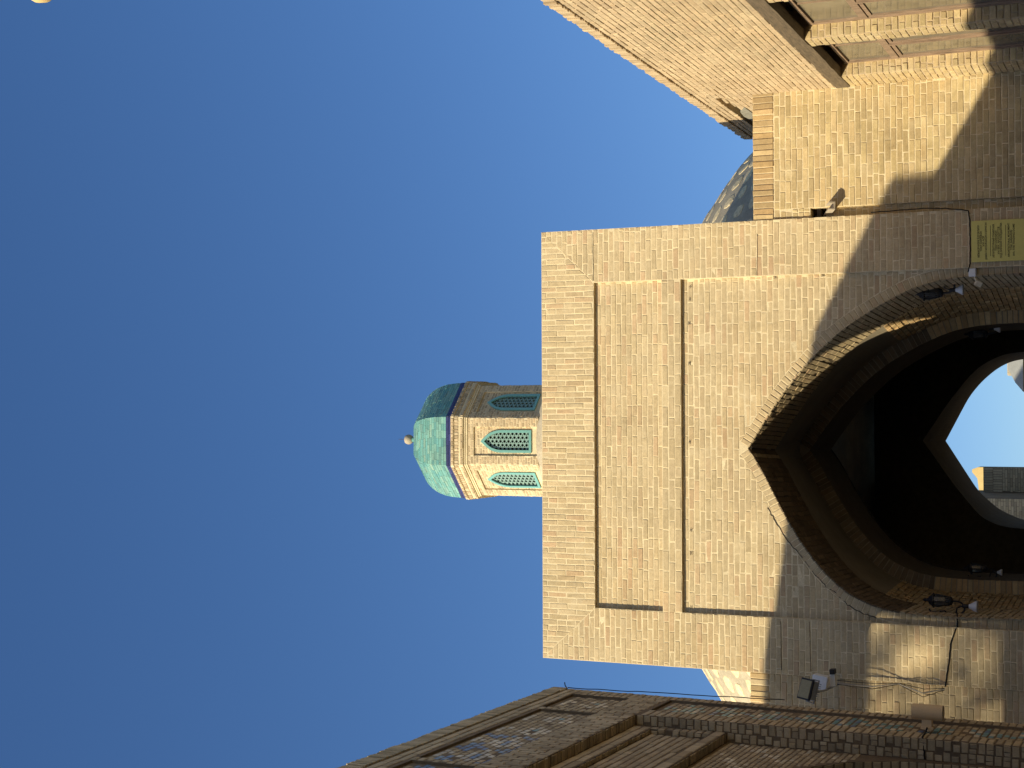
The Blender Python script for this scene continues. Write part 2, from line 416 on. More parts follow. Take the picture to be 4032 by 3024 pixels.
core.quad((FX0, 0, PZ0), (FX1, 0, PZ0), (FX1, REC, PZ0), (FX0, REC, PZ0))
for (z0, z1) in ((0, BZ0), (PZ0, PZ1)):
    for x in (FX0, FX1): core.quad((x, 0, z0), (x, REC, z0), (x, REC, z1), (x, 0, z1))
# field around the arch, row by row
zz = np.r_[0, np.linspace(3, apex_out-.15, 60)]
for i in range(len(zz)-1):
    z0, z1 = zz[i], zz[i+1]
    if z0 < 6.40:
        za, zb = min(z0, 6.417), min(z1, 6.417)
        core.quad((FX0, REC, z0), (xat(aL, za), REC, z0), (xat(aL, zb), REC, z1), (FX0, REC, z1))
        core.quad((xat(aR, za), REC, z0), (FX1, REC, z0), (FX1, REC, z1), (xat(aR, zb), REC, z1))
    else: core.quad((FX0, REC, z0), (FX1, REC, z0), (FX1, REC, z1), (FX0, REC, z1))
# sides, top, back of the portal block
TH = 0.5
for x in (X0, X1): core.quad((x, 0, 0), (x, TH, 0), (x, TH, ZT), (x, 0, ZT))
core.quad((X0, 0, ZT), (X1, 0, ZT), (X1, TH, ZT), (X0, TH, ZT)); core.quad((X0, TH, 6.5), (X1, TH, 6.5), (X1, TH, ZT), (X0, TH, ZT))
core.build('wall_core', 'mortar', tk)
# tunnel of the front arch, wider vault behind it, second arch, chamber, exit
SK = -0.045
def sweep(name, L, Rr, y0, y1, sk0, sk1, mat, parent):
    q = np.r_[L[::-1], Rr[1:]]; V = []; Fc = []
    for x, z in q: V += [(x+sk0, y0, z), (x+sk1, y1, z)]
    for i in range(len(q)-1): Fc.append((2*i, 2*i+1, 2*i+3, 2*i+2))
    return mk(name, V, Fc, mat, parent)
def annulus(name, L, Rr, y, xo0, xo1, zo, mat, parent):
    """vertical wall at depth y with the arch L/Rr cut out"""
    mb = MB(); ap = L[0, 1]
    zs = np.r_[0, np.linspace(2.5, ap-.001, 60)]
    for i in range(len(zs)-1):
        z0, z1 = zs[i], zs[i+1]
        mb.quad((xo0, y, z0), (xat(L, z0), y, z0), (xat(L, z1), y, z1), (xo0, y, z1))
        mb.quad((xat(Rr, z0), y, z0), (xo1, y, z0), (xo1, y, z1), (xat(Rr, z1), y, z1))
    mb.quad((xo0, y, ap-.001), (xo1, y, ap-.001), (xo1, y, zo), (xo0, y, zo))
    return mb.build(name, mat, parent)
def tweak(q, cx, kx, z0, kz, dx, dz):
    o = q.copy(); o[:, 0] = cx+(q[:, 0]-cx)*kx+dx; o[:, 1] = z0+(q[:, 1]-z0)*kz+dz; return o
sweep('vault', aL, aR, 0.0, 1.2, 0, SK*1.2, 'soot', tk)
# second arch; the bay between the two narrows towards it
b2L, b2R = tweak(aL, -.46, .87, 4, .932, SK*2, 0.02), tweak(aR, -.46, .83, 4, .932, SK*2, 0.02)
o2L, o2R = offset(b2L, -1, .165), offset(b2R, 1, .165)
o2L[0] = o2R[0] = (o2L[0]+o2R[0])/2
q = np.r_[aL[::-1], aR[1:]]; q2 = np.r_[o2L[::-1], o2R[1:]]; mb = MB()
for i in range(len(q)-1): mb.quad((q[i, 0]+SK*1.2, 1.2, q[i, 1]), (q[i+1, 0]+SK*1.2, 1.2, q[i+1, 1]), (q2[i+1, 0], 2.398, q2[i+1, 1]), (q2[i, 0], 2.398, q2[i, 1]))
mb.build('bay_vault', 'bay_plaster', tk)
annulus('inner_arch_face', b2L, b2R, 2.4, X0+.05, X1-.05, 6.75, 'bay_plaster', tk)
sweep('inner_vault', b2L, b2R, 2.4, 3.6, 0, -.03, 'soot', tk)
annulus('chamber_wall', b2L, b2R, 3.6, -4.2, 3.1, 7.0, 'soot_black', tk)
exR = dense([(-.561, 5.713), (.02, 5.33), (.42, 5.02), (.62, 4.82), (.78, 4.5), (.82, 4.2), (.84, 0)]); exL = dense([(-.561, 5.713), (-1.274, 5.22), (-1.752, 4.832), (-1.882, 4.541), (-1.911, 4.197), (-1.92, 0)])
efR = dense([(-.613, 5.691), (.145, 5.294), (.385, 5.101), (.58, 4.884), (.71, 4.674), (.77, 4.424), (.79, 0)]); efL = dense([(-.613, 5.691), (-1.466, 5.157), (-1.767, 4.82), (-1.94, 4.426), (-1.96, 0)])
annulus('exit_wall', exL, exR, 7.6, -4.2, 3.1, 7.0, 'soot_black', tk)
qa = np.r_[exL[::-1], exR[1:]]; qb = np.r_[efL[::-1], efR[1:]]; mb = MB()
for i in range(len(qa)-1): mb.quad((qa[i, 0], 7.6, qa[i, 1]), (qa[i+1, 0], 7.6, qa[i+1, 1]), (qb[i+1, 0], 9.8, qb[i+1, 1]), (qb[i, 0], 9.8, qb[i, 1]))
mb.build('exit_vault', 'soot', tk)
annulus('rear_face', efL, efR, 9.8, -4.3, 3.2, 7.2, 'mortar', tk)
mb = MB()
for x in (-4.2, 3.1): mb.quad((x, 3.6, 0), (x, 9.8, 0), (x, 9.8, 7.0), (x, 3.6, 7.0))
mb.quad((-4.2, 3.6, 7.0), (3.1, 3.6, 7.0), (3.1, 9.8, 7.0), (-4.2, 9.8, 7.0))
mb.quad((X0+.05, .45, 6.75), (X1-.05, .45, 6.75), (X1-.05, 2.4, 6.75), (X0+.05, 2.4, 6.75))
for x in (X0, X1): mb.quad((x, .5, 0), (x, 3.6, 0), (x, 3.6, 6.75), (x, .5, 6.75))
mb.quad((X0, 2.4, 6.6), (X1, 2.4, 6.6), (X1, 3.6, 6.6), (X0, 3.6, 6.6))
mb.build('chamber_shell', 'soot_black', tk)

bk = Bricks()
fac = Plane((0, 0, 0), (1, 0, 0), (0, 0, 1), (0, -1, 0)); fre = Plane((0, REC, 0), (1, 0, 0), (0, 0, 1), (0, -1, 0))
ZB = 3.15
# side borders: flat courses; top border: upright bricks; mitred corners
def mit(lo):
    def f(y0, y1):
        r = []
        for x0, x1, s in ((X0, FX0, -1), (FX1, X1, 1)):
            if y1 <= PZ1: r.append(((x0+.004, x0+.004), (x1-.003, x1-.003)))
            else:
                w = X0-FX0
                k0 = (y0-PZ1)/(ZT-PZ1); k1 = (y1-PZ1)/(ZT-PZ1); k0 = max(k0, 0)
                if s < 0: r.append(((X0+.004, X0+.004), (FX0-(FX0-X0)*k0-.004, FX0-(FX0-X0)*k1-.004)))
                else: r.append(((FX1+(X1-FX1)*k0+.004, FX1+(X1-FX1)*k1+.004), (X1-.004, X1-.004)))
        return r
    return f
bk.field(fac, 0, 0, ZB, ZT, 'brick', bound=mit(0), phase=.03, h=.0035, hj=.002)
def topb(x0, x1):     # here 'a' is height, 'b' is x
    r = []
    def lim(x):
        if x < FX0: return PZ1+(FX0-x)/(FX0-X0)*(ZT-PZ1)+.005
        if x > FX1: return PZ1+(x-FX1)/(X1-FX1)*(ZT-PZ1)+.005
        return PZ1+.004
    return [((lim(x0), lim(x1)), (ZT-.004, ZT-.004))]
bk.field(fac, 0, 0, X0, X1, 'brick', bound=topb, swap=True, phase=PZ1+.01, h=.0035, hj=.002)
# edge of the ledge, upper panel, band, field
bk.field(fre, FX0+.004, FX1-.004, PZ0, PZ1-.004, 'brick', H=.057, h=.0045, hj=.0015, half=0.03)
bk.field(fac, FX0+.001, FX1-.001, BZ0+.002, PZ0-.002, 'brick', h=.0035, hj=.002)
def fld(y0, y1):
    if y0 > apex_out: return [((FX0+.004, FX0+.004), (FX1-.004, FX1-.004))]
    g = .008; r = []
    r.append(((FX0+.004, FX0+.004), (xat(oL, y0)-g, xat(oL, min(y1, oL[0, 1]))-g)))
    r.append(((xat(oR, y0)+g, xat(oR, min(y1, oR[0, 1]))+g), (FX1-.004, FX1-.004)))
    return r
bk.field(fre, 0, 0, ZB, BZ0-.004, 'brick', bound=fld, half=0.15, h=.003, hj=.002, jv=.0115)
# soffit bricks under the raised borders
for z in (PZ1, BZ0):
    sof = Plane((0, 0, z), (1, 0, 0), (0, 1, 0), (0, 0, -1))
    bk.course(sof, .004, REC-.004, (FX0, FX0), (FX1, FX1), .115, .008, 0, 'brick', h=.003)
# ring of the arch
class Ring:
    def __init__(s, q, sg, y): s.q, s.sg, s.y = q, sg, y; s.d = np.r_[0, np.cumsum(np.linalg.norm(np.diff(q, axis=0), axis=1))]; s.t = np.gradient(q, axis=0); s.t /= np.linalg.norm(s.t, axis=1)[:, None]
    def __call__(s, a, b, h):
        x = np.interp(a, s.d, s.q[:, 0]); z = np.interp(a, s.d, s.q[:, 1]); tx = np.interp(a, s.d, s.t[:, 0]); tz = np.interp(a, s.d, s.t[:, 1])
        return np.array([x-tz*s.sg*b, s.y-h, z+tx*s.sg*b])
for q, sg in ((aR, 1), (aL, -1)):
    rg = Ring(q, sg, REC); end = float(np.interp(-ZB, -q[:, 1], rg.d)); a = .01
    while a < end:
        w_ = rng.uniform(.050, .060); x0, x1 = (a, a+w_)
        qd = [(x0, .003), (x1, .003), (x1, RING-.003), (x0, RING-.003)]
        bk.add(rg, qd if sg > 0 else qd[::-1], 'brick', .007, hj=.004); a += w_+.010
# soffit of the front arch: bricks run into the depth
class Soffit:
    def __init__(s, q, sg): s.r = Ring(q, sg, 0); s.sg = sg
    def __call__(s, a, b, h):   # a depth, b along the curve, h into the opening
        p = s.r(b, -h, 0); return np.array([p[0]+SK*a, a, p[2]])
for q, sg in ((aR, 1), (aL, -1)):
    sf = Soffit(q, sg); end = float(np.interp(-ZB, -q[:, 1], sf.r.d)); b = .01; i = 0
    while b < end:
        w_ = rng.uniform(.050, .058)
        c0 = len(bk.items)
        bk.course(sf, b, b+w_, (.012, .012), (1.19, 1.19), .235, .010, (i % 2)*.12, 'brick_soot' if sg < 0 and b < 2.55 and rng.random() < .97 else 'brick', h=.006, hj=.005)  # upper left bricks carry the shade in their colour
        if sg < 0:
            for k in range(c0, len(bk.items)):
                it = bk.items[k]; bk.items[k] = (it[0], it[1][::-1], *it[2:])
        b += w_+.010; i += 1
# second arch: face ring and bay side walls; bounced warmth and shade put into colour
for q, sg in ((b2R, 1), (b2L, -1)):
    rg = Ring(q, sg, 2.4); end = float(np.interp(-ZB, -q[:, 1], rg.d)); a = .01
    while a < end:
        w_ = rng.uniform(.052, .060)
        qd = [(a, .0), (a+w_, .0), (a+w_, .165), (a, .165)]
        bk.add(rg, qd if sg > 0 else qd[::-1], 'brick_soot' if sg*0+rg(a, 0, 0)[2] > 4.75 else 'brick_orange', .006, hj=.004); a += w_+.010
class Bay:
    def __init__(s, q, o, sg): s.r = Ring(q, sg, 0); s.o = o
    def __call__(s, a, b, h):
        p = s.r(b, -h, 0); k = a/1.2; ox = np.interp(b, s.r.d, s.o[:, 0]); oz = np.interp(b, s.r.d, s.o[:, 1])
        p0_ = s.r(b, 0, 0); return np.array([(p0_[0]+SK*1.2)*(1-k)+ox*k+p[0]-p0_[0], 1.2+a, p0_[2]*(1-k)+oz*k+p[2]-p0_[2]])
for q, o_, sg in ((aR, o2R, 1), (aL, o2L, -1)):
    sf = Bay(q, o_, sg); b = float(np.interp(-5.1, -q[:, 1], sf.r.d)); end = float(np.interp(-ZB, -q[:, 1], sf.r.d)); i = 0
    while b < end:
        w_ = .056; c0 = len(bk.items)
        bk.course(sf, b, b+w_, (.012, .012), (1.17, 1.17), .115, .010, (i % 2)*.06, 'brick_orange', h=.012, hj=.010)
        if sg < 0:
            for k in range(c0, len(bk.items)):
                it = bk.items[k]; bk.items[k] = (it[0], it[1][::-1], *it[2:])
        b += w_+.010; i += 1
bk.emit(tk)
# iron wall ties let into the joints
for (x, z, r) in [(1.40, 7.11, .9), (1.25, 7.12, 0), (.97, 7.13, 0), (.50, 7.13, 0), (-.42, 7.13, .1), (-1.45, 7.12, .3), (-1.72, 7.12, 0), (-2.35, 7.12, 0), (1.47, 6.10, 1.5), (1.47, 5.55, 1.5), (-2.37, 5.06, 1.5), (-2.40, 4.63, 1.5), (-2.41, 4.13, 1.5)]:
    mb = MB(); rt = Matrix.Rotation(r, 3, 'Y')
    for dx, dz, sx, sz in ((0, .009, .046, .0028), (0, -.009, .046, .0028), (0, 0, .003, .018)):
        c = rt @ Vector((dx, 0, dz)); mb.box((x+c.x, REC-.0055, z+c.z), (sx, .005, sz), rt)
    mb.build('wall_tie', 'steel', tk)
# cracks and open seams: dark ribbons, their shade put into the colour
def crack(pts, y, w0, w1):
    P = [pts[0]]
    for i in range(len(pts)-1):
        for k in range(1, 7):
            f = k/6; P.append((pts[i][0]+(pts[i+1][0]-pts[i][0])*f+rng.uniform(-.008, .008), pts[i][1]+(pts[i+1][1]-pts[i][1])*f+rng.uniform(-.008, .008)*(1 if abs(pts[0][1]-pts[-1][1]) > .3 else .25)))
    V = []; Fc = []
    for i, (x, z) in enumerate(P):
        a_, b_c = P[max(i-1, 0)], P[min(i+1, len(P)-1)]; dx, dz = b_c[0]-a_[0], b_c[1]-a_[1]; L_ = math.hypot(dx, dz) or 1; w = rng.uniform(w0, w1)/2
        V += [(x-dz/L_*w, y, z+dx/L_*w), (x+dz/L_*w, y, z-dx/L_*w), (x+dz/L_*w, y+.012, z-dx/L_*w), (x-dz/L_*w, y+.012, z+dx/L_*w)]
    for i in range(len(P)-1):
        for k in range(4): Fc.append((4*i+k, 4*i+(k+1) % 4, 4*i+4+(k+1) % 4, 4*i+4+k))
    mk('crack', V, Fc, 'dark_hole', tk)
crack([(-1.171, 6.206), (-1.322, 6.115), (-1.54, 5.975), (-1.741, 5.792), (-1.903, 5.668), (-1.982, 5.585), (-2.062, 5.508), (-2.101, 5.434), (-2.231, 5.298), (-2.319, 5.134), (-2.364, 4.972)], REC-.0075, .004, .011)
for c_ in ([(-2.438, 5.719), (-2.7, 5.712), (-3.003, 5.705)], [(1.968, 6.293), (1.741, 6.294), (1.49, 6.299)], [(2.09, 8.314), (1.8, 8.312), (1.5, 8.31)], [(-2.45, 6.048), (-2.692, 6.044), (-3.008, 6.04)]): crack(c_, -.0065, .003, .006)
# big dome behind the portal
DC = (-.60, 6.2, 0)
prof = [(5.5, 6.47), (5.1, 6.95), (4.57, 7.62), (4.26, 7.90), (3.88, 8.21), (3.45, 8.47), (2.9, 8.70), (2.2, 8.90), (1.4, 9.03), (.2, 9.10)]
mb = MB(); mb.lathe(DC, prof, 96); mb.v = [(x, max(y, .52), z) for x, y, z in mb.v]; dome = mb.build('dome', 'dome_mud', tk, smooth=True)
mb = MB(); mb.lathe((-.59, 7.45, 0), [(3.0, 8.3), (2.8, 9.2), (2.3, 10.3), (1.75, 10.95), (1.4, 11.3), (1.16, 11.58), (1.05, 11.78), (1.0, 11.87), (.2, 11.88)], 96); mb.build('upper_dome', 'mud', tk, smooth=True)
def domeP(z, a, h):
    r = float(np.interp(z, [p[1] for p in prof], [p[0] for p in prof]))+h
    return np.array([DC[0]+r*math.cos(a), DC[1]+r*math.sin(a), z])
for row, z in enumerate(np.arange(6.75, 8.8, .24)):
    r = float(np.interp(z, [p[1] for p in prof], [p[0] for p in prof]))
    n = int(2*math.pi*r/.42)
    for k in range(n):
        a = 2*math.pi*(k+(row % 2)*.5)/n
        if not (math.sin(a) < .35): continue
        if abs(math.cos(a)) < .42: continue
        kn = 9; V = []; zc = z+rng.uniform(-.03, .03); ac = a+rng.uniform(-.01, .01); ra, rz = .17/r*rng.uniform(.75, 1.1), .10*rng.uniform(.75, 1.15)
        tl = rng.uniform(-.6, .6)
        for ring, (kk, hh) in enumerate(((1, -.01), (.92, .005), (.5, .010))):
            for i in range(kn):
                t = 2*math.pi*i/kn; j = rng.uniform(.82, 1.12)*kk
                u, v = math.cos(t)*j, math.sin(t)*j; u, v = u*math.cos(tl)-v*math.sin(tl)*.6, v*math.cos(tl)+u*math.sin(tl)*.6
                V.append(domeP(zc+v*rz, ac+u*ra, hh+rng.uniform(-.002, .002)))
        Fc = [(g*kn+i, g*kn+(i+1) % kn, (g+1)*kn+(i+1) % kn, (g+1)*kn+i) for g in range(2) for i in range(kn)]+[tuple(2*kn+i for i in range(kn))]
        o = mk('stone', V, Fc, 'stone', tk)

# ================================================================== LANTERN WITH THE TURQUOISE CUPOLA
LC = np.array([-.59, 7.45]); LZ = 11.85
ln = thing('roof_lantern', 'octagonal brick roof lantern with turquoise tiled cupola and lattice windows', 'cupola', (LC[0], LC[1], LZ))
def octp(inr, z, k):      # corner k of an octagon whose face 0 looks at -Y
    R_ = inr/math.cos(math.pi/8); a = -math.pi/2+math.pi/8+(k-1)*math.pi/4
    return (LC[0]+R_*math.cos(a), LC[1]+R_*math.sin(a), z)
def octloft(prof, name, mat, parent):
    V = []; Fc = []
    for (r, z) in prof: V += [octp(r, z, k) for k in range(8)]
    for i in range(len(prof)-1):
        for k in range(8): Fc.append((i*8+k, i*8+(k+1) % 8, i*8+8+(k+1) % 8, i*8+8+k))
    Fc.append(tuple(range((len(prof)-1)*8, len(prof)*8)))
    return mk(name, V, Fc, mat, parent)
WI = .955; WZ = 13.20
bl = Bricks(); fw = 2*WI*math.tan(math.pi/8)
HW, RW = .19, .245       # window half frame, recess half width
for k in range(8):
    a = -math.pi/2+k*math.pi/4; n = np.array([math.cos(a), math.sin(a), 0]); t = np.array([-math.sin(a), math.cos(a), 0])
    o = np.array([LC[0], LC[1], 0])+n*WI
    pl = Plane(o, t, (0, 0, 1), n); pi = Plane(o-n*.03, t, (0, 0, 1), n)
    hw = fw/2; zt = 13.06
    mb = MB(); P3 = lambda a_, z_, h_: tuple(pl(a_, z_, h_))
    for (x0, x1, z0, z1, h) in ((-hw, -RW, LZ, WZ, 0), (RW, hw, LZ, WZ, 0), (-RW, RW, zt, WZ, 0), (-RW, RW, LZ, 11.98, -.03)):
        mb.quad(P3(x0, z0, h), P3(x1, z0, h), P3(x1, z1, h), P3(x0, z1, h))
    # recessed panel with the pointed opening cut out
    wp = [(.148, 12.03), (.148, 12.56), (.138, 12.64), (.108, 12.73), (.06, 12.80), (0, 12.865)]
    def wx(z): return float(np.interp(z, [p[1] for p in wp], [p[0] for p in wp]))
    zs = [11.98, 12.03]+list(np.linspace(12.031, 12.864, 22))
    for i in range(len(zs)-1):
        z0, z1 = zs[i], zs[i+1]; x0 = wx(z0) if z0 > 12.03 else (0 if z1 <= 12.03 else .148); x1 = wx(z1) if z1 > 12.03 else 0
        for s in (-1, 1): mb.quad(P3(s*x0, z0, -.03), P3(s*RW, z0, -.03), P3(s*RW, z1, -.03), P3(s*x1, z1, -.03))
    mb.quad(P3(-RW, 12.864, -.03), P3(RW, 12.864, -.03), P3(RW, zt, -.03), P3(-RW, zt, -.03))
    mb.quad(P3(-RW, zt, 0), P3(RW, zt, 0), P3(RW, zt, -.03), P3(-RW, zt, -.03))
    for s in (-1, 1): mb.quad(P3(s*RW, LZ, 0), P3(s*RW, LZ, -.03), P3(s*RW, zt, -.03), P3(s*RW, zt, 0))
    mb.build('drum_wall', 'mortar', ln)
    if k in (0, 1, 2, 7, 6):
        for (x0, x1, z0, z1, p_) in ((-hw+.004, -RW-.002, LZ, WZ-.03, pl), (RW+.002, hw-.004, LZ, WZ-.03, pl), (-RW, RW, zt+.004, WZ-.03, pl)):
            bl.field(p_, x0, x1, z0, z1, 'brick_lantern', L=.115, j=.010, H=.040, jv=.010, h=.004, hj=.002, half=.1)
        def pb(y0, y1):
            if y0 > 12.93: return [((-RW+.003, -RW+.003), (RW-.003, RW-.003))]
            e0, e1 = wx(max(min(y0, 12.864), 12.031))+.050, wx(max(min(y1, 12.864), 12.031))+.050
            return [((-RW+.003, -RW+.003), (-e0, -e1)), ((e0, e1), (RW-.003, RW-.003))]
        bl.field(pi, 0, 0, 12.0, zt-.003, 'brick_lantern', bound=pb, L=.115, j=.010, H=.040, jv=.010, h=.003, hj=.002)
        # window: turquoise frame, lattice of hexagons, dark inside
        wf = MB(); NP = 14
        zz_ = list(np.linspace(12.03, 12.56, 4))+list(np.linspace(12.59, 12.865, 9))
        inn = [(wx(z) if z < 12.864 else 0, z) for z in zz_]
        out = []
        for i, (x, z) in enumerate(inn):
            p0 = inn[max(i-1, 0)]; p1 = inn[min(i+1, len(inn)-1)]; dx, dz = p1[0]-p0[0], p1[1]-p0[1]; L_ = math.hypot(dx, dz)
            out.append((x+dz/L_*.044, z-dx/L_*.044))
        out[-1] = (0, inn[-1][1]+.068)
        for s in (-1, 1):
            for i in range(len(inn)-1):
                A, B, C_, D = inn[i], out[i], out[i+1], inn[i+1]
                wf.add([P3(s*p[0], p[1], h) for h in (-.035, -.006) for p in (A, B, C_, D)], [(4, 5, 6, 7), (0, 1, 5, 4), (1, 2, 6, 5), (2, 3, 7, 6), (3, 0, 4, 7)])
        wf.add([P3(x, z, h) for h in (-.035, -.006) for x, z in ((-.192, 11.986), (.192, 11.986), (.192, 12.03), (-.192, 12.03))], [(4, 5, 6, 7), (0, 1, 5, 4), (1, 2, 6, 5), (2, 3, 7, 6), (3, 0, 4, 7)])
        wo = mk('window', wf.v, wf.f, 'teal', ln, tint=[(rng.random(), rng.random(), 0, 1)]*len(wf.v))
        gr = MB(); tri = MB(); R6 = .043
        for i in range(-5, 6):
            for j in range(0, 17):
                cx = i*R6*1.5; cz = 12.05+(j+(i % 2)*.5)*R6*math.sqrt(3)
                if cz > 12.87 or abs(cx) > .2: continue
                def clip(x, z):
                    z = max(12.03, min(12.86, z)); x_ = wx(max(12.031, z)); return max(-x_, min(x_, x)), z
                ho = [(cx+R6*math.cos(math.pi/3*q), cz+R6*math.sin(math.pi/3*q)) for q in range(6)]
                hi = [(cx+R6*.60*math.cos(math.pi/3*q), cz+R6*.60*math.sin(math.pi/3*q)) for q in range(6)]
                if not any(abs(x) < wx(max(12.031, min(12.864, z))) and 12.03 < z < 12.865 for x, z in ho+[(cx, cz)]): continue
                ho = [clip(*p) for p in ho]; hi = [clip(*p) for p in hi]
                for q in range(6):
                    q2 = (q+1) % 6
                    gr.add([P3(*hi[q], -.045), P3(*ho[q], -.045), P3(*ho[q2], -.045), P3(*hi[q2], -.045), P3(*hi[q], -.072), P3(*hi[q2], -.072)], [(0, 1, 2, 3), (0, 3, 5, 4)])
                for q in (0, 2, 4):
                    px, pz = cx+R6*math.cos(math.pi/3*q), cz+R6*math.sin(math.pi/3*q)
                    if abs(px) < wx(max(12.031, min(12.864, pz)))-.012 and 12.05 < pz < 12.84:
                        tri.add([P3(px+(.014)*math.cos(math.pi/3*q+math.pi*2/3*m), pz+(.014)*math.sin(math.pi/3*q+math.pi*2/3*m), -.0435) for m in range(3)], [(0, 1, 2)])
        gr.build('lattice', 'grille', wo); tag(tri.build('lattice_inlay', 'teal_dark', wo), kind='stuff')
octloft([(WI-.12, LZ), (WI-.12, WZ)], 'inner_lining', 'dark_hole', ln)
bl.emit(ln)
# cornice, navy band
cn = octloft([(WI, WZ-.03), (WI+.018, WZ-.03), (WI+.018, WZ), (WI+.03, WZ+.002), (WI+.03, WZ+.03), (WI+.055, WZ+.035), (WI+.055, WZ+.20), (WI+.075, WZ+.205), (WI+.075, WZ+.26), (.3, WZ+.26)], 'cornice', 'mortar', ln)
bc = Bricks()
for k in (0, 1, 2, 6, 7):
    a = -math.pi/2+k*math.pi/4; n = np.array([math.cos(a), math.sin(a), 0]); t = np.array([-math.sin(a), math.cos(a), 0])
    for (r, z0, z1, L_, mat) in ((WI+.055, WZ+.045, WZ+.085, .12, 'brick_lantern'), (WI+.055, WZ+.125, WZ+.195, .042, 'brick_lantern'), (WI+.075, WZ+.21, WZ+.255, .055, 'brick_lantern')):
        pl = Plane(np.array([LC[0], LC[1], 0])+n*r, t, (0, 0, 1), n); hw = r*math.tan(math.pi/8)-.003
        bc.course(pl, z0, z1, (-hw, -hw), (hw, hw), L_, .012, 0, mat, h=.010, half=0, hj=.002)
bc.emit(cn, 'cornice_brick', 300, 'cornice_bricks')
CZ = WZ+.262; CI = 1.0
bn = octloft([(CI-.2, CZ), (CI+.01, CZ), (CI+.01, CZ+.095), (CI-.2, CZ+.095)], 'cobalt_band', 'navy', ln)
bc = Bricks()
for k in (0, 1, 2, 6, 7):
    a = -math.pi/2+k*math.pi/4; n = np.array([math.cos(a), math.sin(a), 0]); t = np.array([-math.sin(a), math.cos(a), 0])
    r = CI+.01; pl = Plane(np.array([LC[0], LC[1], 0])+n*r, t, (0, 0, 1), n); hw = r*math.tan(math.pi/8)-.002
    for i in range(2): bc.course(pl, CZ+.004+i*.046, CZ+.044+i*.046, (-hw, -hw), (hw, hw), .13, .004, i*.065, 'navy', h=.004, half=0, hj=.001)
bc.emit(bn, 'tile', 300, 'band_tiles')
DZ = CZ+.097
dp = np.array([(1.005, 0), (1.0, .12), (.985, .25), (.945, .40), (.875, .545), (.76, .685), (.60, .80), (.42, .88), (.22, .93), (.05, .95)])
dp[:, 1] *= 1.06
dp = dense(dp, 60)
cu = octloft([(r-.006, DZ+z) for r, z in dp], 'cupola', 'turq_grout', ln)
sarc = np.r_[0, np.cumsum(np.linalg.norm(np.diff(dp, axis=0), axis=1))]
class OctFace:
    def __init__(s, k):
        a = -math.pi/2+k*math.pi/4; s.n = np.array([math.cos(a), math.sin(a), 0]); s.t = np.array([-math.sin(a), math.cos(a), 0])
    def __call__(s, a, b, h):
        r = float(np.interp(b, sarc, dp[:, 0])); z = float(np.interp(b, sarc, dp[:, 1]))
        tr = np.interp(b+.01, sarc, dp[:, 0])-np.interp(b-.01, sarc, dp[:, 0]); tz = np.interp(b+.01, sarc, dp[:, 1])-np.interp(b-.01, sarc, dp[:, 1]); L_ = math.hypot(tr, tz)
        return np.array([LC[0], LC[1], DZ])+s.n*(r-.006+h*tz/L_)+s.t*a+np.array([0, 0, z-h*tr/L_])
allt = []
for k in (0, 1, 2, 3, 5, 6, 7):
    sf = OctFace(k); b = .002; i = 0
    while b < sarc[-1]-.06:
        b1 = b+.047; h0 = float(np.interp(b, sarc, dp[:, 0]))*math.tan(math.pi/8); h1 = float(np.interp(b1, sarc, dp[:, 0]))*math.tan(math.pi/8)
        p = -h0-rng.uniform(0, .1)
        while p < h0:
            L_ = rng.choice((.11, .13, .15)); 
            l0, l1, r0, r1 = max(p, -h0), max(p, -h1), min(p+L_, h0), min(p+L_, h1)
            if min(r0-l0, r1-l1) > .008 or max(r0-l0, r1-l1) > .03:
                l1 = min(l1, r1-.002); allt.append((sf, [(l0, b+.001), (r0, b+.001), (r1, b1-.001), (l1, b1-.001)], k))
            p += L_+.003
        b = b1+.002; i += 1
# the tiles of the three faces in view that show largest are parts of their own
cand = sorted([x for x in allt if x[2] in (0, 1, 7)], key=lambda x: -(x[1][1][0]-x[1][0][0])*(1.2 if x[2] == 0 else 1.0))
sel = set(id(x) for x in cand[:300]); V = []; Fc = []; T = []
for x in allt:
    sf, q, k = x; h = .006+rng.uniform(-.0025, .0025); tl = [rng.uniform(-.0015, .0015) for _ in range(4)]
    vs = [sf(a, b, -.004) for a, b in q]+[sf(a, b, h+tl[i]) for i, (a, b) in enumerate(q)]
    fs = [(4, 5, 6, 7), (0, 1, 5, 4), (1, 2, 6, 5), (2, 3, 7, 6), (3, 0, 4, 7)]
    tc = (rng.random(), rng.random(), 0, 1)
    if id(x) in sel: mk('tile', vs, fs, 'turq', cu, tint=[tc]*8)
    else:
        n0 = len(V); V += vs; Fc += [tuple(i+n0 for i in f) for f in fs]; T += [tc]*8
tag(mk('cupola_tiles', V, Fc, 'turq', cu, tint=T), kind='stuff')
ft = DZ+1.0; fo = MB().lathe((LC[0], LC[1], ft), [(.06, 0), (.05, .06), (.038, .13), (.045, .19)], 16).build('finial', 'teal', ln, smooth=True)
MB().lathe((LC[0], LC[1], ft+.18), [(.03, 0), (.065, .02), (.088, .065), (.09, .10), (.075, .14), (.035, .165), (.02, .17)], 20).build('finial_ball', 'plaster', fo, smooth=True)
MB().tube([(LC[0], LC[1], ft+.34), (LC[0]+.005, LC[1], ft+.48)], .004, 6).build('finial_spike', 'steel', fo)

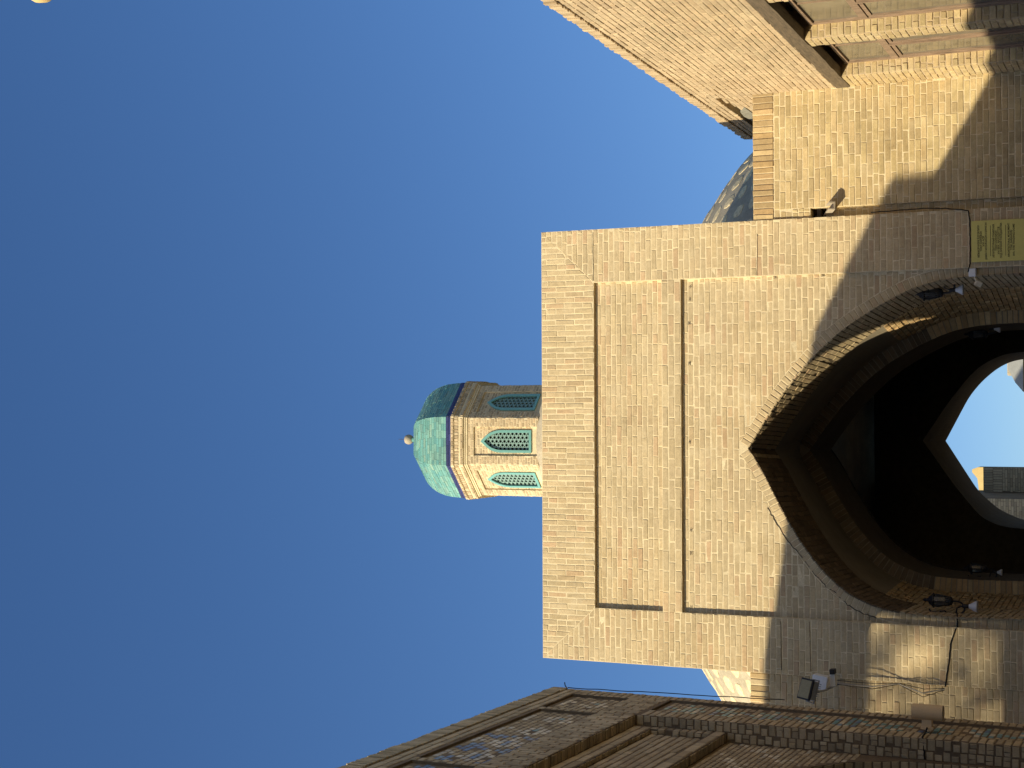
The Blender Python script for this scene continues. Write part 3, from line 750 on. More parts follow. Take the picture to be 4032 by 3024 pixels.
# ================================================================== WING WALLS
WY = 0.028
def wing(name, label, x0, x1, zt, cop, chase=None):
    r = thing(name, label, 'wall', ((x0+x1)/2, WY, 0))
    mb = MB(); TH_ = .42
    xc = chase[1] if chase else x0; zc = chase[0] if chase else 0
    if chase:
        mb.quad((xc, WY, 0), (x1, WY, 0), (x1, WY, zt), (xc, WY, zt)); mb.quad((x0, WY, zc), (xc, WY, zc), (xc, WY, zt), (x0, WY, zt))
        D = .07
        mb.quad((x0, WY+D, 0), (xc, WY+D, 0), (xc, WY+D, zc-.17), (x0, WY+D, zc-.17)); mb.quad((x0, WY+.3, zc-.17), (xc, WY+.3, zc-.17), (xc, WY+.3, zc), (x0, WY+.3, zc))
        mb.quad((xc, WY, 0), (xc, WY+.3, 0), (xc, WY+.3, zc), (xc, WY, zc)); mb.quad((x0, WY, zc), (xc, WY, zc), (xc, WY+.3, zc), (x0, WY+.3, zc)); mb.quad((x0, WY+D, zc-.17), (xc, WY+D, zc-.17), (xc, WY+.3, zc-.17), (x0, WY+.3, zc-.17))
    else: mb.quad((x0, WY, 0), (x1, WY, 0), (x1, WY, zt), (x0, WY, zt))
    mb.quad((x0, WY, zt), (x1, WY, zt), (x1, WY+TH_, zt), (x0, WY+TH_, zt)); mb.quad((x0, WY+TH_, 0), (x1, WY+TH_, 0), (x1, WY+TH_, zt), (x0, WY+TH_, zt))
    mb.build('wall_core', 'mortar', r)
    b = Bricks(); P = Plane((0, WY, 0), (1, 0, 0), (0, 0, 1), (0, -1, 0)); zb = 3.2
    if chase:
        b.field(P, xc+.003, x1-.003, zb, cop-.005, 'brick_yellow', H=.0555, jv=.010, L=.235, half=.2, h=.0045, hj=.0025)
        n_ = [it for it in b.items]; b.items = []
        b.field(P, x0+.003, xc-.002, zc+.002, cop-.005, 'brick_yellow', H=.0555, jv=.010, L=.235, half=.2, h=.0045, hj=.0025); b.items += n_
        Pc = Plane((0, WY+.07, 0), (1, 0, 0), (0, 0, 1), (0, -1, 0)); b.field(Pc, x0+.003, xc-.003, zb, zc-.175, 'brick_yellow', H=.0555, jv=.010, L=.235, h=.006, half=.3)
        Pj = Plane((xc, WY, 0), (0, -1, 0), (0, 0, 1), (-1, 0, 0)); b.field(Pj, -.068, -.006, zb, zc, 'brick_yellow', L=.06, h=.003, half=0)
    else: b.field(P, x0+.003, x1-.003, zb, cop-.005, 'brick', half=.2, h=.007, hj=.004)
    # coping: bricks on end
    x = x0+.004; Pt = Plane((0, 0, zt), (1, 0, 0), (0, 1, 0), (0, 0, 1))
    while x < x1-.03:
        w_ = rng.uniform(.048, .066); b.add(P, [(x, cop+.004), (min(x+w_, x1-.003), cop+.004), (min(x+w_, x1-.003), zt-.002+rng.uniform(-.004, .006)), (x, zt-.002+rng.uniform(-.004, .006))], 'brick_orange' if chase or rng.random() < .5 else 'brick', .010, hj=.006)
        x += w_+.011
    b.emit(r)
    return r
ww = wing('brick_wall', 'yellow brick wall with orange coping joining gateway to the window house', 2.127, 3.585, 6.345, 6.105, (5.685, 2.236))
wing('brick_wall', 'narrow brick wall with coping between gateway and the mosaic building', -4.6, -3.056, 6.41, 6.19)

# ================================================================== HOUSE ON THE RIGHT (lit wall with windows)
p0 = np.array([3.582, .03, 0]); dR = np.array([-.030, 1.0, 0]); dR /= np.linalg.norm(dR); nR = np.array([-dR[1], dR[0], 0])
rh = thing('window_house', 'tan brick house with timber lintel over tall brown windows and broken eave', 'house', (5.5, -2.5, 0))
sR = Plane(p0, -dR, (0, 0, 1), nR)
def RP(u, z, h=0): return tuple(sR(u, z, h))
ZR, BT, BB = 7.10, 5.385, 5.222
UE = 7.0; WREC = .13
ops = [(.49, 1.86), (2.13, 3.50), (3.77, 5.14)]
mb = MB()
mb.quad(RP(-.02, BT), RP(UE, BT), RP(UE, ZR), RP(-.02, ZR)); mb.quad(RP(-2.35, 0), RP(0, 0), RP(0, 6.69), RP(-2.35, 6.69)); mb.quad(RP(-2.35, 6.80), RP(-.02, 6.80), RP(-.02, ZR), RP(-2.35, ZR))
mb.quad(RP(-2.35, 6.69), RP(-.02, 6.69), RP(-.02, 6.69, -.25), RP(-2.35, 6.69, -.25)); mb.quad(RP(-2.35, 6.80), RP(-.02, 6.80), RP(-.02, 6.80, -.25), RP(-2.35, 6.80, -.25)); mb.quad(RP(-.02, 6.69), RP(-.02, 6.8), RP(-.02, 6.8, -.25), RP(-.02, 6.69, -.25))
ps = [0]+[x for o_ in ops for x in o_]+[UE]
for i in range(0, len(ps), 2):
    u0, u1 = ps[i], ps[i+1]
    mb.quad(RP(u0, 0), RP(u1, 0), RP(u1, BT), RP(u0, BT))
    for u in (u0, u1): mb.quad(RP(u, 0), RP(u, 0, -.3), RP(u, BT, -.3), RP(u, BT))
mb.quad(RP(-2.35, 0), RP(-2.35, 0, -5), RP(-2.35, ZR, -5), RP(-2.35, ZR)); mb.quad(RP(-2.35, ZR), RP(UE, ZR), RP(UE, ZR, -5), RP(-2.35, ZR, -5)); mb.quad(RP(UE, 0), RP(UE, 0, -5), RP(UE, ZR, -5), RP(UE, ZR)); mb.quad(RP(-2.35, 0, -5), RP(UE, 0, -5), RP(UE, ZR, -5), RP(-2.35, ZR, -5))
mb.quad(RP(0, BT, -.12), RP(UE, BT, -.12), RP(UE, BT, -.35), RP(0, BT, -.35)); mb.quad(RP(0, 0, -.35), RP(UE, 0, -.35), RP(UE, BT, -.35), RP(0, BT, -.35))
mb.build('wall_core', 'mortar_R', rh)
mb = MB(); mb.quad(RP(-2.35, 6.6, -.25), RP(0, 6.6, -.25), RP(0, 6.82, -.25), RP(-2.35, 6.82, -.25)); mb.build('cavity_back', 'dark_hole', rh)
br = Bricks()
def rb(y0, y1):
    if y0 > 6.79: return [((-2.33, -2.33), (UE, UE))]
    if 6.3 < y0 < 6.63: return [((-.62, -.62), (UE, UE))]
    return [((-.02, -.02), (UE, UE))]
br.field(sR, 0, 0, BT+.003, ZR-.115, 'brick_pink', L=.222, H=.049, jv=.0155, j=.013, bound=rb, h=.0065, hj=.003, half=.2)
for i in range(0, len(ps), 2):
    u0, u1 = ps[i], ps[i+1]
    if u0 > 4.6: continue
    br.field(sR, u0+.003, min(u1, 5.5)-.003, 2.6, BB, 'brick_yellow', L=.135, H=.052, jv=.014, j=.012, h=.007, hj=.004, half=0)
    for u, sg in ((u1, 1),):
        pj = Plane(p0-dR*u, -nR, (0, 0, 1), -dR)     # faces the street end
        br.field(pj, .004, WREC+.02, 2.6, BB, 'brick_yellow', L=.14, H=.052, jv=.014, j=.012, h=.008, hj=.005, half=.15)
# eave: leaning row of bricks on edge
u = -2.33
while u < UE:
    w_ = rng.uniform(.046, .058); top = ZR+rng.uniform(.0, .02)
    br.add(sR, [(u, ZR-.108), (u+w_, ZR-.108), (u+w_+.02, top), (u+.02, top)], 'brick_pink', .022, hj=.008); u += w_+.012
br.emit(rh)
# timber lintel in two lengths
for (u0, u1, dz) in ((.02, 1.93, 0), (1.935, 6.4, .006)):
    mb = MB(); n_ = 14
    V = []
    for i in range(n_+1):
        u = u0+(u1-u0)*i/n_
        for (z, h) in ((BB+dz, -.10), (BB+dz, .012), (BT+dz-.006, .014), (BT+dz-.006, -.10)): V.append(RP(u, z+rng.uniform(-.005, .005), h+rng.uniform(-.004, .004)))
    Fc = [(i*4+k, i*4+(k+1) % 4, i*4+4+(k+1) % 4, i*4+4+k) for i in range(n_) for k in range(4)]+[(0, 1, 2, 3), (n_*4, n_*4+1, n_*4+2, n_*4+3)]
    mk('lintel_beam', V, Fc, 'beam', rh)
# windows
def Rbox(mb, u0, u1, z0, z1, h0, h1):
    V = [RP(u, z, h) for u in (u0, u1) for z in (z0, z1) for h in (h0, h1)]
    mb.add(V, [(0, 1, 3, 2), (4, 6, 7, 5), (0, 4, 5, 1), (2, 3, 7, 6), (0, 2, 6, 4), (1, 5, 7, 3)])
for (u0, u1) in ops[:2]:
    uc = (u0+u1)/2-.05; z1 = 5.165; zc = 4.585; fr = MB(); W = -WREC
    Rbox(fr, u0+.02, u0+.065, 2.2, z1, W-.05, W); Rbox(fr, u1-.065, u1-.02, 2.2, z1, W-.05, W); Rbox(fr, u0+.065, u1-.065, z1-.04, z1, W-.05, W); Rbox(fr, u0+.065, u1-.065, zc, zc+.075, W-.05, W+.004)
    fo = fr.build('window', 'frame', rh)
    lf = MB(); 
    for (a, b_) in ((u0+.066, uc-.004), (uc+.004, u1-.066)):
        Rbox(lf, a, a+.045, 2.2, zc-.005, W-.04, W-.008); Rbox(lf, b_-.045, b_, 2.2, zc-.005, W-.04, W-.008); Rbox(lf, a+.045, b_-.045, zc-.045, zc-.005, W-.04, W-.008)
    lf.build('casement', 'frame', fo)
    mb = MB(); Rbox(mb, uc-.015, uc+.015, 2.2, zc-.005, W-.008, W+.012); Rbox(mb, uc+.1, uc+.115, zc+.075, z1-.04, W-.03, W-.01); mb.build('glazing_bar', 'frame', fo)
    for (a, b_, z0, zz1) in ((u0+.066, u1-.066, zc+.075, z1-.04), (u0+.112, uc-.05, 2.2, zc-.046), (uc+.05, u1-.112, 2.2, zc-.046)):
        p_ = MB(); Rbox(p_, a, b_, z0, zz1, W-.028, W-.022); p_.build('pane', 'pane', fo)
    mb = MB(); Rbox(mb, u0+.001, u0+.02, 2.2, z1+.02, W-.06, W-.005); Rbox(mb, u1-.02, u1-.001, 2.2, z1+.02, W-.06, W-.005); mb.build('plaster_strip', 'mortar', rh)
# broken eave end behind the wall: cement patch and ragged bricks
mb = MB(); pts = [(-.55, 6.60), (-.80, 6.72), (-1.05, 6.745), (-1.45, 6.70), (-1.6, 6.60)]
mb.prism(pts, lambda p: RP(p[0], p[1], -.10), lambda p: RP(p[0], p[1], .01)); mb.build('cement_patch', 'grey_mud', rh)
for (u, z, h) in ((-.10, 6.66, 0), (-.16, 6.715, .002), (-.34, 6.65, -.03), (-.42, 6.69, -.01), (-.85, 6.67, -.03), (-1.3, 6.64, -.02), (-1.75, 6.66, -.03)):
    mb = MB(); rt = Matrix(((nR[0], -dR[0], 0), (nR[1], -dR[1], 0), (0, 0, 1))); mb.box(sR(u, z, h-.05), (.12, .20, .05), rt @ Matrix.Rotation(rng.uniform(-.12, .12), 3, 'X'), .008)
    mk('ragged_brick', mb.v, mb.f, 'brick_pink', rh, tint=[(rng.random(), rng.random(), 0, 1)]*len(mb.v))

# ================================================================== BUILDING ON THE LEFT (mosaic frieze)
c0 = np.array([-2.693, -3.6, 0]); dL = np.array([-.022, 1.0, 0]); dL /= np.linalg.norm(dL); nL = np.array([dL[1], -dL[0], 0])
lh = thing('mosaic_building', 'shaded brown brick building with tile mosaic frieze and stepped recesses', 'building', (-5.5, -6, 0))
sL = Plane(c0, -dL, (0, 0, 1), nL)
def LP(u, z, h=0): return tuple(sL(u, z, h))
def recP(d): return Plane(c0-nL*d, -dL, (0, 0, 1), nL)
ZL = 7.33; UL = 9.0; D1, D1b, D2 = .09, .135, .17
UI = 1.0                         # inner edge of the outer frame
MR = .022                        # mosaics lie a little back
pan = [(.26, 1.0, 6.475, 7.03), (1.10, 3.40, 6.475, 7.0), (3.50, 5.8, 6.475, 7.0), (5.9, 8.2, 6.475, 7.0), (.165, .76, 0, 6.10)]
core = MB()
def lq(u0, u1, z0, z1, d): core.quad(LP(u0, z0, -d), LP(u1, z0, -d), LP(u1, z1, -d), LP(u0, z1, -d))
# outer plane as a grid with holes for the mosaic panels
us = sorted(set([0, UI, UL]+[x for p in pan for x in p[:2]])); zs = sorted(set([0, 6.10, 6.14, ZL]+[x for p in pan for x in p[2:]]))
for i in range(len(us)-1):
    for j in range(len(zs)-1):
        uc, zc = (us[i]+us[i+1])/2, (zs[j]+zs[j+1])/2
        if uc > UI and zc < 6.14: continue
        d = MR if any(p[0] < uc < p[1] and p[2] < zc < p[3] for p in pan) else 0
        lq(us[i], us[i+1], zs[j], zs[j+1], d)
for (a, b, z0, z1) in pan:
    for (q0, q1) in (((a, z0), (a, z1)), ((b, z0), (b, z1)), ((a, z1), (b, z1)), ((a, z0), (b, z0))):
        core.quad(LP(*q0, 0), LP(*q1, 0), LP(*q1, -MR), LP(*q0, -MR))
lq(UI, UL, 5.97, 6.14, D1); lq(UI, UL, 5.33, 5.44, D1); lq(UI, UI+.12, 5.44, 5.97, D1); lq(UI+.12, UL, 5.44, 5.97, D1b)
core.quad(LP(UI+.12, 5.97, -D1), LP(UL, 5.97, -D1), LP(UL, 5.97, -D1b), LP(UI+.12, 5.97, -D1b)); core.quad(LP(UI+.12, 5.44, -D1), LP(UI+.12, 5.97, -D1), LP(UI+.12, 5.97, -D1b), LP(UI+.12, 5.44, -D1b))
core.quad(LP(UI, 6.14, 0), LP(UL, 6.14, 0), LP(UL, 6.14, -D1), LP(UI, 6.14, -D1)); core.quad(LP(UI, 0, 0), LP(UI, 6.14, 0), LP(UI, 6.14, -D1), LP(UI, 0, -D1))
AJ = 1.06
def arch_u(z):   # far jamb and curve of the left building's own arch (springs about 3.5 m)
    return float(np.interp(z, [0, 3.40, 3.85, 4.22, 4.60, 4.9, 5.1, 5.2], [AJ, AJ, 1.11, 1.33, 1.83, 2.6, 3.5, 4.2]))
zs = np.r_[0, np.linspace(3, 5.2, 40)]
for i in range(len(zs)-1): core.quad(LP(UI, zs[i], -D2), LP(arch_u(zs[i]), zs[i], -D2), LP(arch_u(zs[i+1]), zs[i+1], -D2), LP(UI, zs[i+1], -D2))
lq(UI, UL, 5.2, 5.33, D2)
core.quad(LP(UI, 5.33, -D1), LP(UL, 5.33, -D1), LP(UL, 5.33, -D2), LP(UI, 5.33, -D2)); core.quad(LP(UI, 0, -D1), LP(UI, 5.33, -D1), LP(UI, 5.33, -D2), LP(UI, 0, -D2))
for i in range(len(zs)-1): core.quad(LP(arch_u(zs[i]), zs[i], -D2), LP(arch_u(zs[i]), zs[i], -1.6), LP(arch_u(zs[i+1]), zs[i+1], -1.6), LP(arch_u(zs[i+1]), zs[i+1], -D2))
lq(UI, UL, 0, 5.4, 1.6)
# body: the far side bends back
plan = [tuple(c0[:2]), (-2.83, -3.15), (-4.35, -3.3), (-4.35, -9.0), tuple(sL(UL, 0, 0)[:2]+np.array([0, 0]))]
for i in (0, 1, 2): core.quad((*plan[i], 0), (*plan[i+1], 0), (*plan[i+1], ZL), (*plan[i], ZL))
core.add([(x, y, ZL-.002) for x, y in [plan[0], plan[1], plan[2], plan[3], (LP(5.4, 0)[0], -9.0)]]+[(x, y, ZL-.002) for x, y in [(-4.35, -9.0), (-4.35, -12.6), tuple(sL(UL, 0, 0)[:2]), (LP(5.4, 0)[0], -9.0)]], [(0, 1, 2, 3, 4), (5, 6, 7, 8)])
core.quad((-4.35, -9, 0), (-4.35, -12.6, 0), (-4.35, -12.6, ZL), (-4.35, -9, ZL)); core.quad((*sL(UL, 0, 0)[:2], 0), (-4.35, -12.6, 0), (-4.35, -12.6, ZL), (*sL(UL, 0, 0)[:2], ZL))
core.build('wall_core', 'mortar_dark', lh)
bL = Bricks(); UV = 4.6
kw = dict(H=.050, jv=.015, j=.012, L=.225, h=.005, hj=.0015)
# coping: bricks on edge, then a ragged joint
u = .005
while u < UV:
    w_ = rng.uniform(.046, .058); bL.add(sL, [(u, 7.185), (u+w_, 7.185), (u+w_+.01, ZL+.004+rng.uniform(-.006, .006)), (u+.01, ZL+.004+rng.uniform(-.006, .006))], 'brick_dark', .014, hj=.003); u += w_+.012
bL.field(sL, .004, UV, 7.036, 7.175, 'brick_dark', **kw)
bL.field(sL, .004, .158, 2.7, 7.03, 'brick_dark', **{**kw, 'L': .15})
bL.field(sL, .17, .255, 6.11, 7.03, 'brick_dark', **{**kw, 'L': .085})
bL.field(sL, .765, UI-.003, 2.7, 6.10, 'brick_dark', **{**kw, 'L': .23})
bL.field(sL, 1.004, 1.096, 6.475, 7.03, 'brick_dark', **{**kw, 'L': .09}); bL.field(sL, 3.404, 3.496, 6.475, 7.03, 'brick_dark', **{**kw, 'L': .09})
# upright bricks below the frieze
bL.field(sL, 6.145, 6.470, .17, UV, 'brick_dark', swap=True, **{**kw, 'L': .15})
bL.field(recP(D1), UI+.05, UV, 5.98, 6.135, 'brick_dark', **kw); bL.field(recP(D1), UI+.004, UV, 5.335, 5.43, 'brick_dark', **kw); bL.field(recP(D1), UI+.004, UI+.12, 5.44, 5.97, 'brick_dark', **{**kw, 'L': .11})
bL.field(recP(D1b), UI+.125, UV, 5.445, 5.965, 'brick_dark', **kw)
# reveals: header bricks that face the street end, and soffits
for (u, d0, d1, z0, z1) in ((UI, 0, D1, 2.7, 6.135), (UI, D1, D2, 2.7, 5.325), (UI+.12, D1, D1b, 5.445, 5.965)):
    pj = Plane(c0-dL*u-nL*d0, -nL, (0, 0, 1), -dL)
    bL.field(pj, .003, d1-d0-.003, z0, z1, 'brick_dark', L=d1-d0, j=.004, H=.052, jv=.013, h=.006, hj=.004, half=0)
for (z, d0, d1, u0) in ((6.14, 0, D1, UI), (5.33, D1, D2, UI), (5.97, D1, D1b, UI+.12)):
    ps_ = Plane(c0-nL*d0+np.array([0, 0, z]), -dL, -nL, (0, 0, -1))
    bL.field(ps_, u0, UV, .004, d1-d0-.003, 'brick_dark', L=.055, j=.012, H=d1-d0-.01, jv=.004, h=.006, hj=.005, half=0)
for i in range(40):       # arch edge headers
    pass
za = 3.2
pj = None
class ArchJ:
    def __call__(s, a, b, h):
        u = arch_u(b); return sL(u+h, b, -D2-a)
aj = ArchJ(); z = 2.7
while z < 5.05:
    bL.add(aj, [(.004, z), (.115, z), (.115, z+.052), (.004, z+.052)], 'brick_dark', .006); z += .065
bL.emit(lh)
# mosaic: small glazed bricks in a diamond pattern, some unglazed
bm = Bricks()
for pi_, (a, b, z0, z1) in enumerate(pan):
    if a > 4.6: continue
    P = recP(MR); z0_ = max(z0, 2.75); dz = .056; du = .092; i = 0; z = z0_+.012
    while z+.05 < z1:
        u = a+.012+(i % 2)*du*.5
        while u+.076 < min(b, 4.7):
            cu_ = ((u-a)/.55) % 1.0-.5; cz_ = ((z-z0_)/.36) % 1.0-.5; d = abs(cu_)+abs(cz_)
            rr = rng.random()
            if pi_ == 4: mt_ = 'mos_teal' if d < .22 or .40 < d < .5 else ('mos_blue' if rr < .15 and d < .6 else ('mos_cream' if d < .34 else 'brick_dark'))
            else: mt_ = 'mos_cream' if .16 < d < .44 and rr < .85 else ('mos_blue' if d <= .18 and u > 1.9 else ('mos_blue' if d > .62 and u > 2.2 else ('mos_teal' if d < .1 else 'brick_dark')))
            if rr > .05: bm.add(P, [(u, z), (u+.076, z), (u+.076, z+.043), (u, z+.043)], mt_, .003, hj=.001)
            u += du
        z += dz; i += 1
P = recP(D2); z = 4.2; i = 0
while z < 5.28:
    u = max(UI+.02, 0)+(i % 2)*.04
    while u+.07 < min(arch_u(z), UV) if z < 5.19 else u < UV:
        rr = rng.random(); bm.add(P, [(u, z), (u+.062, z), (u+.062, z+.036), (u, z+.036)], 'mos_cream' if (int(u/.16)+i//3) % 4 == 0 and rr < .6 else 'brick_dark', .004, hj=.001); u += .078
    z += .048; i += 1
bm.emit(lh, 'mosaic_tile', 300, 'mosaic_tiles')

# upper pavilion behind it, unseen, shaped to shade the gateway and let light through
pv = thing('roof_pavilion', 'brick pavilion above the roofs behind the mosaic building', 'pavilion', (-7.5, -7, 0))
mb = MB(); pp = [(-5.50, -6.97), (-5.66, -5.60), (-8.40, -4.78), (-14, -4.2), (-14, -5.2), (-8.6, -5.75), (-6.5, -6.97)]
mb.prism(pp, lambda p: (p[0], p[1], 8.85), lambda p: (p[0], p[1], 9.45)); mb.build('roof_block', 'mud', pv)
for q_ in ([(-5.55, -6.9), (-5.7, -5.62), (-8.05, -4.92), (-8.05, -6.0), (-6.5, -6.9)], [(-11.6, -4.5), (-14, -4.25), (-14, -5.1), (-11.6, -5.4)]):
    mb = MB(); mb.prism(q_, lambda p: (p[0], p[1], 0), lambda p: (p[0], p[1], 8.86)); mb.build('pier', 'mud', pv)
mb = MB(); mb.prism([(-4.4, -3.5), (-13.9, -3.0), (-13.9, -9), (-4.4, -9)], lambda p: (p[0], p[1], 0), lambda p: (p[0], p[1], 5.9)); mb.build('lower_storey', 'mud', pv)

# houses that go on along the street behind the camera, and an unseen tree added to dapple the light
for nm, lb, x0, x1, y0, y1, h in (('street_house', 'long brown house continuing the street behind the viewer on the left', -12, -3.0, -60, -13.0, 7.4), ('street_house', 'long tan house continuing the street behind the viewer on the right', 3.95, 12, -60, -7.2, 6.8)):
    t_h = thing(nm, lb, 'house', ((x0+x1)/2, (y0+y1)/2, 0))
    MB().box(((x0+x1)/2, (y0+y1)/2, h/2), (x1-x0, y1-y0, h)).build('wall', 'mud', t_h); MB().box(((x0+x1)/2, (y0+y1)/2, h+.15), (x1-x0+.2, y1-y0+.2, .3)).build('parapet', 'mud', t_h)
tr = thing('leafy_tree', 'leafy tree rising above the roofs behind the mosaic building', 'tree', (-21.8, -16.6, 0))
TC = Vector((-21.3, -16.2, 14.6))
mb = MB().tube([(-21.8, -16.6, 0), (-21.7, -16.5, 6), (-21.5, -16.3, 11.5), (-21.3, -16.2, 14.5)], [.32, .26, .18, .05], 8)
crown = MB()
for i in range(38):
    d = Vector((rng.gauss(0, 1), rng.gauss(0, 1), rng.gauss(0, 1))).normalized(); tip = TC+d*2.0*rng.random()**.5
    mb.tube([(-21.6, -16.4, 10.5+i*.04), TC.lerp(tip, .6)-Vector((0, 0, .3)), tip], [.07, .04, .012], 5)
    for k in range(26):
        p = tip+Vector((rng.gauss(0, .28), rng.gauss(0, .28), rng.gauss(0, .22))); a_ = Vector((rng.gauss(0, 1), rng.gauss(0, 1), rng.gauss(0, 1))).normalized(); b_2 = a_.orthogonal().normalized(); c_2 = a_.cross(b_2)*.5
        crown.quad(p+b_2*.11, p+c_2*.11, p-b_2*.11, p-c_2*.11)
mb.build('trunk', 'bark', tr); crown.build('crown', 'leaf', tr)

# ================================================================== THINGS ON THE WALLS
# water spout
sp = thing('water_spout', 'white wooden water spout poking from a hole beside the gateway', 'spout', (2.19, WY, 5.5))
mb = MB(); A_ = np.array([2.19, WY+.25, 5.57]); B_ = np.array([2.235, WY-.14, 5.40]); d_ = (B_-A_)/np.linalg.norm(B_-A_); s_ = np.cross(d_, (0, 0, 1)); s_ /= np.linalg.norm(s_); n_ = np.cross(s_, d_)
pr_ = [(-.045, .04), (-.045, -.03), (.045, -.03), (.045, .04), (.030, .04), (.030, -.015), (-.030, -.015), (-.030, .04)]
mb.add([tuple(P+s_*x+n_*y) for P in (A_, B_) for x, y in pr_], [(i, (i+1) % 8, (i+1) % 8+8, i+8) for i in range(8)]+[(0, 1, 6, 7), (1, 2, 5, 6), (2, 3, 4, 5), (8, 9, 14, 15), (9, 10, 13, 14), (10, 11, 12, 13)]); mb.build('trough', 'plaster', sp)
mb = MB(); mb.box((2.18, WY+.16, 5.60), (.10, .20, .05), None, .006); mb.build('hole_packing', 'dark_hole', sp)  # dark block stands for the shade inside the spout hole

# plaque with its lettering
pq = thing('plaque', 'yellow brass plaque engraved in three languages on gateway pier', 'plaque', (1.765, -.03, 3.5))
MB().box((1.765, -.022, 3.52), (.446, .018, .795), None, .003).build('plate', 'brass', pq)
def text_mesh(s, size, loc, name='lettering'):
    cu_ = bpy.data.curves.new(name, 'FONT'); cu_.body = s; cu_.align_x = 'CENTER'; cu_.size = size; cu_.extrude = .0008; cu_.resolution_u = 2; cu_.space_character = 1.05; cu_.offset = .0007
    ob = bpy.data.objects.new(name, cu_); COL.objects.link(ob)
    dg = bpy.context.evaluated_depsgraph_get(); me = bpy.data.meshes.new_from_object(ob.evaluated_get(dg)); bpy.data.objects.remove(ob)
    me.materials.clear(); me.materials.append(M['ink'])
    o = bpy.data.objects.new(name, me); link(o, pq); o.location = loc; o.rotation_euler = (math.pi/2, 0, 0)
    return o
z = 3.832
for blk in (["МЕЪМОРЧИЛИК ЁДГОРЛИГИ", "ТОКИ САРРАФОН", "XVI АСР", "ДАВЛАТ МУҲОФАЗАСИГА ОЛИНГАН"], ["АРХИТЕКТУРНЫЙ ПАМЯТНИК", "ТОКИ САРРАФОН", "XVI ВЕК. НАХОДИТСЯ", "ПОД ОХРАНОЙ ГОСУДАРСТВА"], ["ARCHITECTURAL MONUMENT", "TOKI SARRAFON", "XVI. THE TRADING DOME"]):
    for s in blk:
        o = text_mesh(s, .028, (1.765, -.0325, z)); w_ = o.dimensions.x
        bpy.context.view_layer.update(); w_ = o.dimensions.x; tw = min(.40, len(s)*.0165)
        if w_ > 0: o.scale = (tw/w_, 1, 1)
        z -= .026
    if blk[0][0] != 'A' or 'АРХ' in blk[0]:
        MB().box((1.765, -.0315, z-.012), (.33, .002, .005)).build('rule', 'ink', pq)
    z -= .052

# iron scroll lanterns and reflector bulbs
def wall_lantern(label, x, y, z, sx, k=1.0):
    """sx: +1 when the wall is to the right (+x)"""
    r = thing('wall_lantern', label, 'lantern', (x, y, z), 'iron lanterns in the passage')
    MB().lathe((x, y, z), [(.022*k, 0), (.045*k, .012*k), (.05*k, .03*k), (.04*k, .035*k)], 12).build('base', 'iron', r)
    MB().lathe((x, y, z+.033*k), [(.042*k, 0), (.062*k, .05*k), (.066*k, .12*k), (.064*k, .17*k)], 8).build('glass', 'lampglass', r)
    mb = MB().lathe((x, y, z+.203*k), [(.085*k, 0), (.085*k, .012*k), (.06*k, .03*k), (.045*k, .055*k), (.02*k, .07*k), (.016*k, .09*k), (.022*k, .10*k), (.004*k, .125*k)], 8); mb.build('cap', 'iron', r)
    mb = MB()
    for i in range(8):
        a = math.pi*2*i/8; mb.tube([(x+.045*k*math.cos(a), y+.045*k*math.sin(a), z+.033*k), (x+.069*k*math.cos(a), y+.069*k*math.sin(a), z+.16*k), (x+.066*k*math.cos(a), y+.066*k*math.sin(a), z+.205*k)], .005*k, 5)
    mb.build('cage', 'iron', r)
    pts = []; 
    for i in range(13):
        a = -math.pi+math.pi*i/12; pts.append((x+sx*(.075*k+.075*k*math.cos(a)), y, z-.035*k+.09*k*math.sin(a)))
    pts = [(x, y, z)]+pts+[(x+sx*.145*k, y, z+.12*k), (x+sx*.13*k, y, z+.24*k), (x+sx*.10*k, y, z+.26*k)]
    mb = MB().tube(pts, .011*k, 6); mb.tube([(x+sx*.155*k, y, z-.05*k), (x+sx*.165*k, y, z+.13*k), (x+sx*.155*k, y, z+.29*k)], .010*k, 6); mb.tube([(x+sx*.15*k, y, z+.06*k), (x+sx*.11*k, y, z+.09*k), (x+sx*.12*k, y, z+.14*k), (x+sx*.15*k, y, z+.15*k)], .008*k, 6); mb.build('bracket', 'iron', r)
    return r
def bulb(label, x, y, z, sx, k=1.0, grp='white lamps in the passage'):
    r = thing('reflector_lamp', label, 'lamp', (x, y, z), grp)
    MB().lathe((x, y, z), [(.058*k, 0), (.060*k, .010*k), (.048*k, .035*k), (.026*k, .07*k), (.022*k, .085*k)], 16).build('reflector', 'white', r, smooth=True)
    mb = MB().lathe((x, y, z+.08*k), [(.02*k, 0), (.022*k, .06*k), (.012*k, .075*k)], 12); mb.tube([(x, y, z+.14*k), (x+sx*.02*k, y, z+.20*k), (x+sx*.11*k, y, z+.22*k)], .008*k, 6); mb.build('socket', 'iron', r)
wall_lantern('black iron lantern beside the plaque, in front of right arch jamb', 1.255, .45, 4.29, 1)
bulb('white reflector lamp below the lantern on right arch jamb', 1.285, .45, 4.07, 1, 1.0)
wall_lantern('black iron lantern on left arch jamb of gateway', -2.185, .45, 4.21, -1)
bulb('white jar lamp below the lantern on left arch jamb', -2.235, .45, 3.945, -1, 1.1)
wall_lantern('dim iron lantern deeper in passage on right inner arch', .90, 3.0, 4.13, 1, .9)
bulb('white lamp below dim lantern on right inner arch', .965, 3.0, 3.98, 1, .9)
wall_lantern('dim iron lantern deeper in passage on left inner arch', -2.06, 2.9, 4.15, -1, .9)
bulb('white lamp below dim lantern on left inner arch', -2.10, 2.9, 3.97, -1, .7)
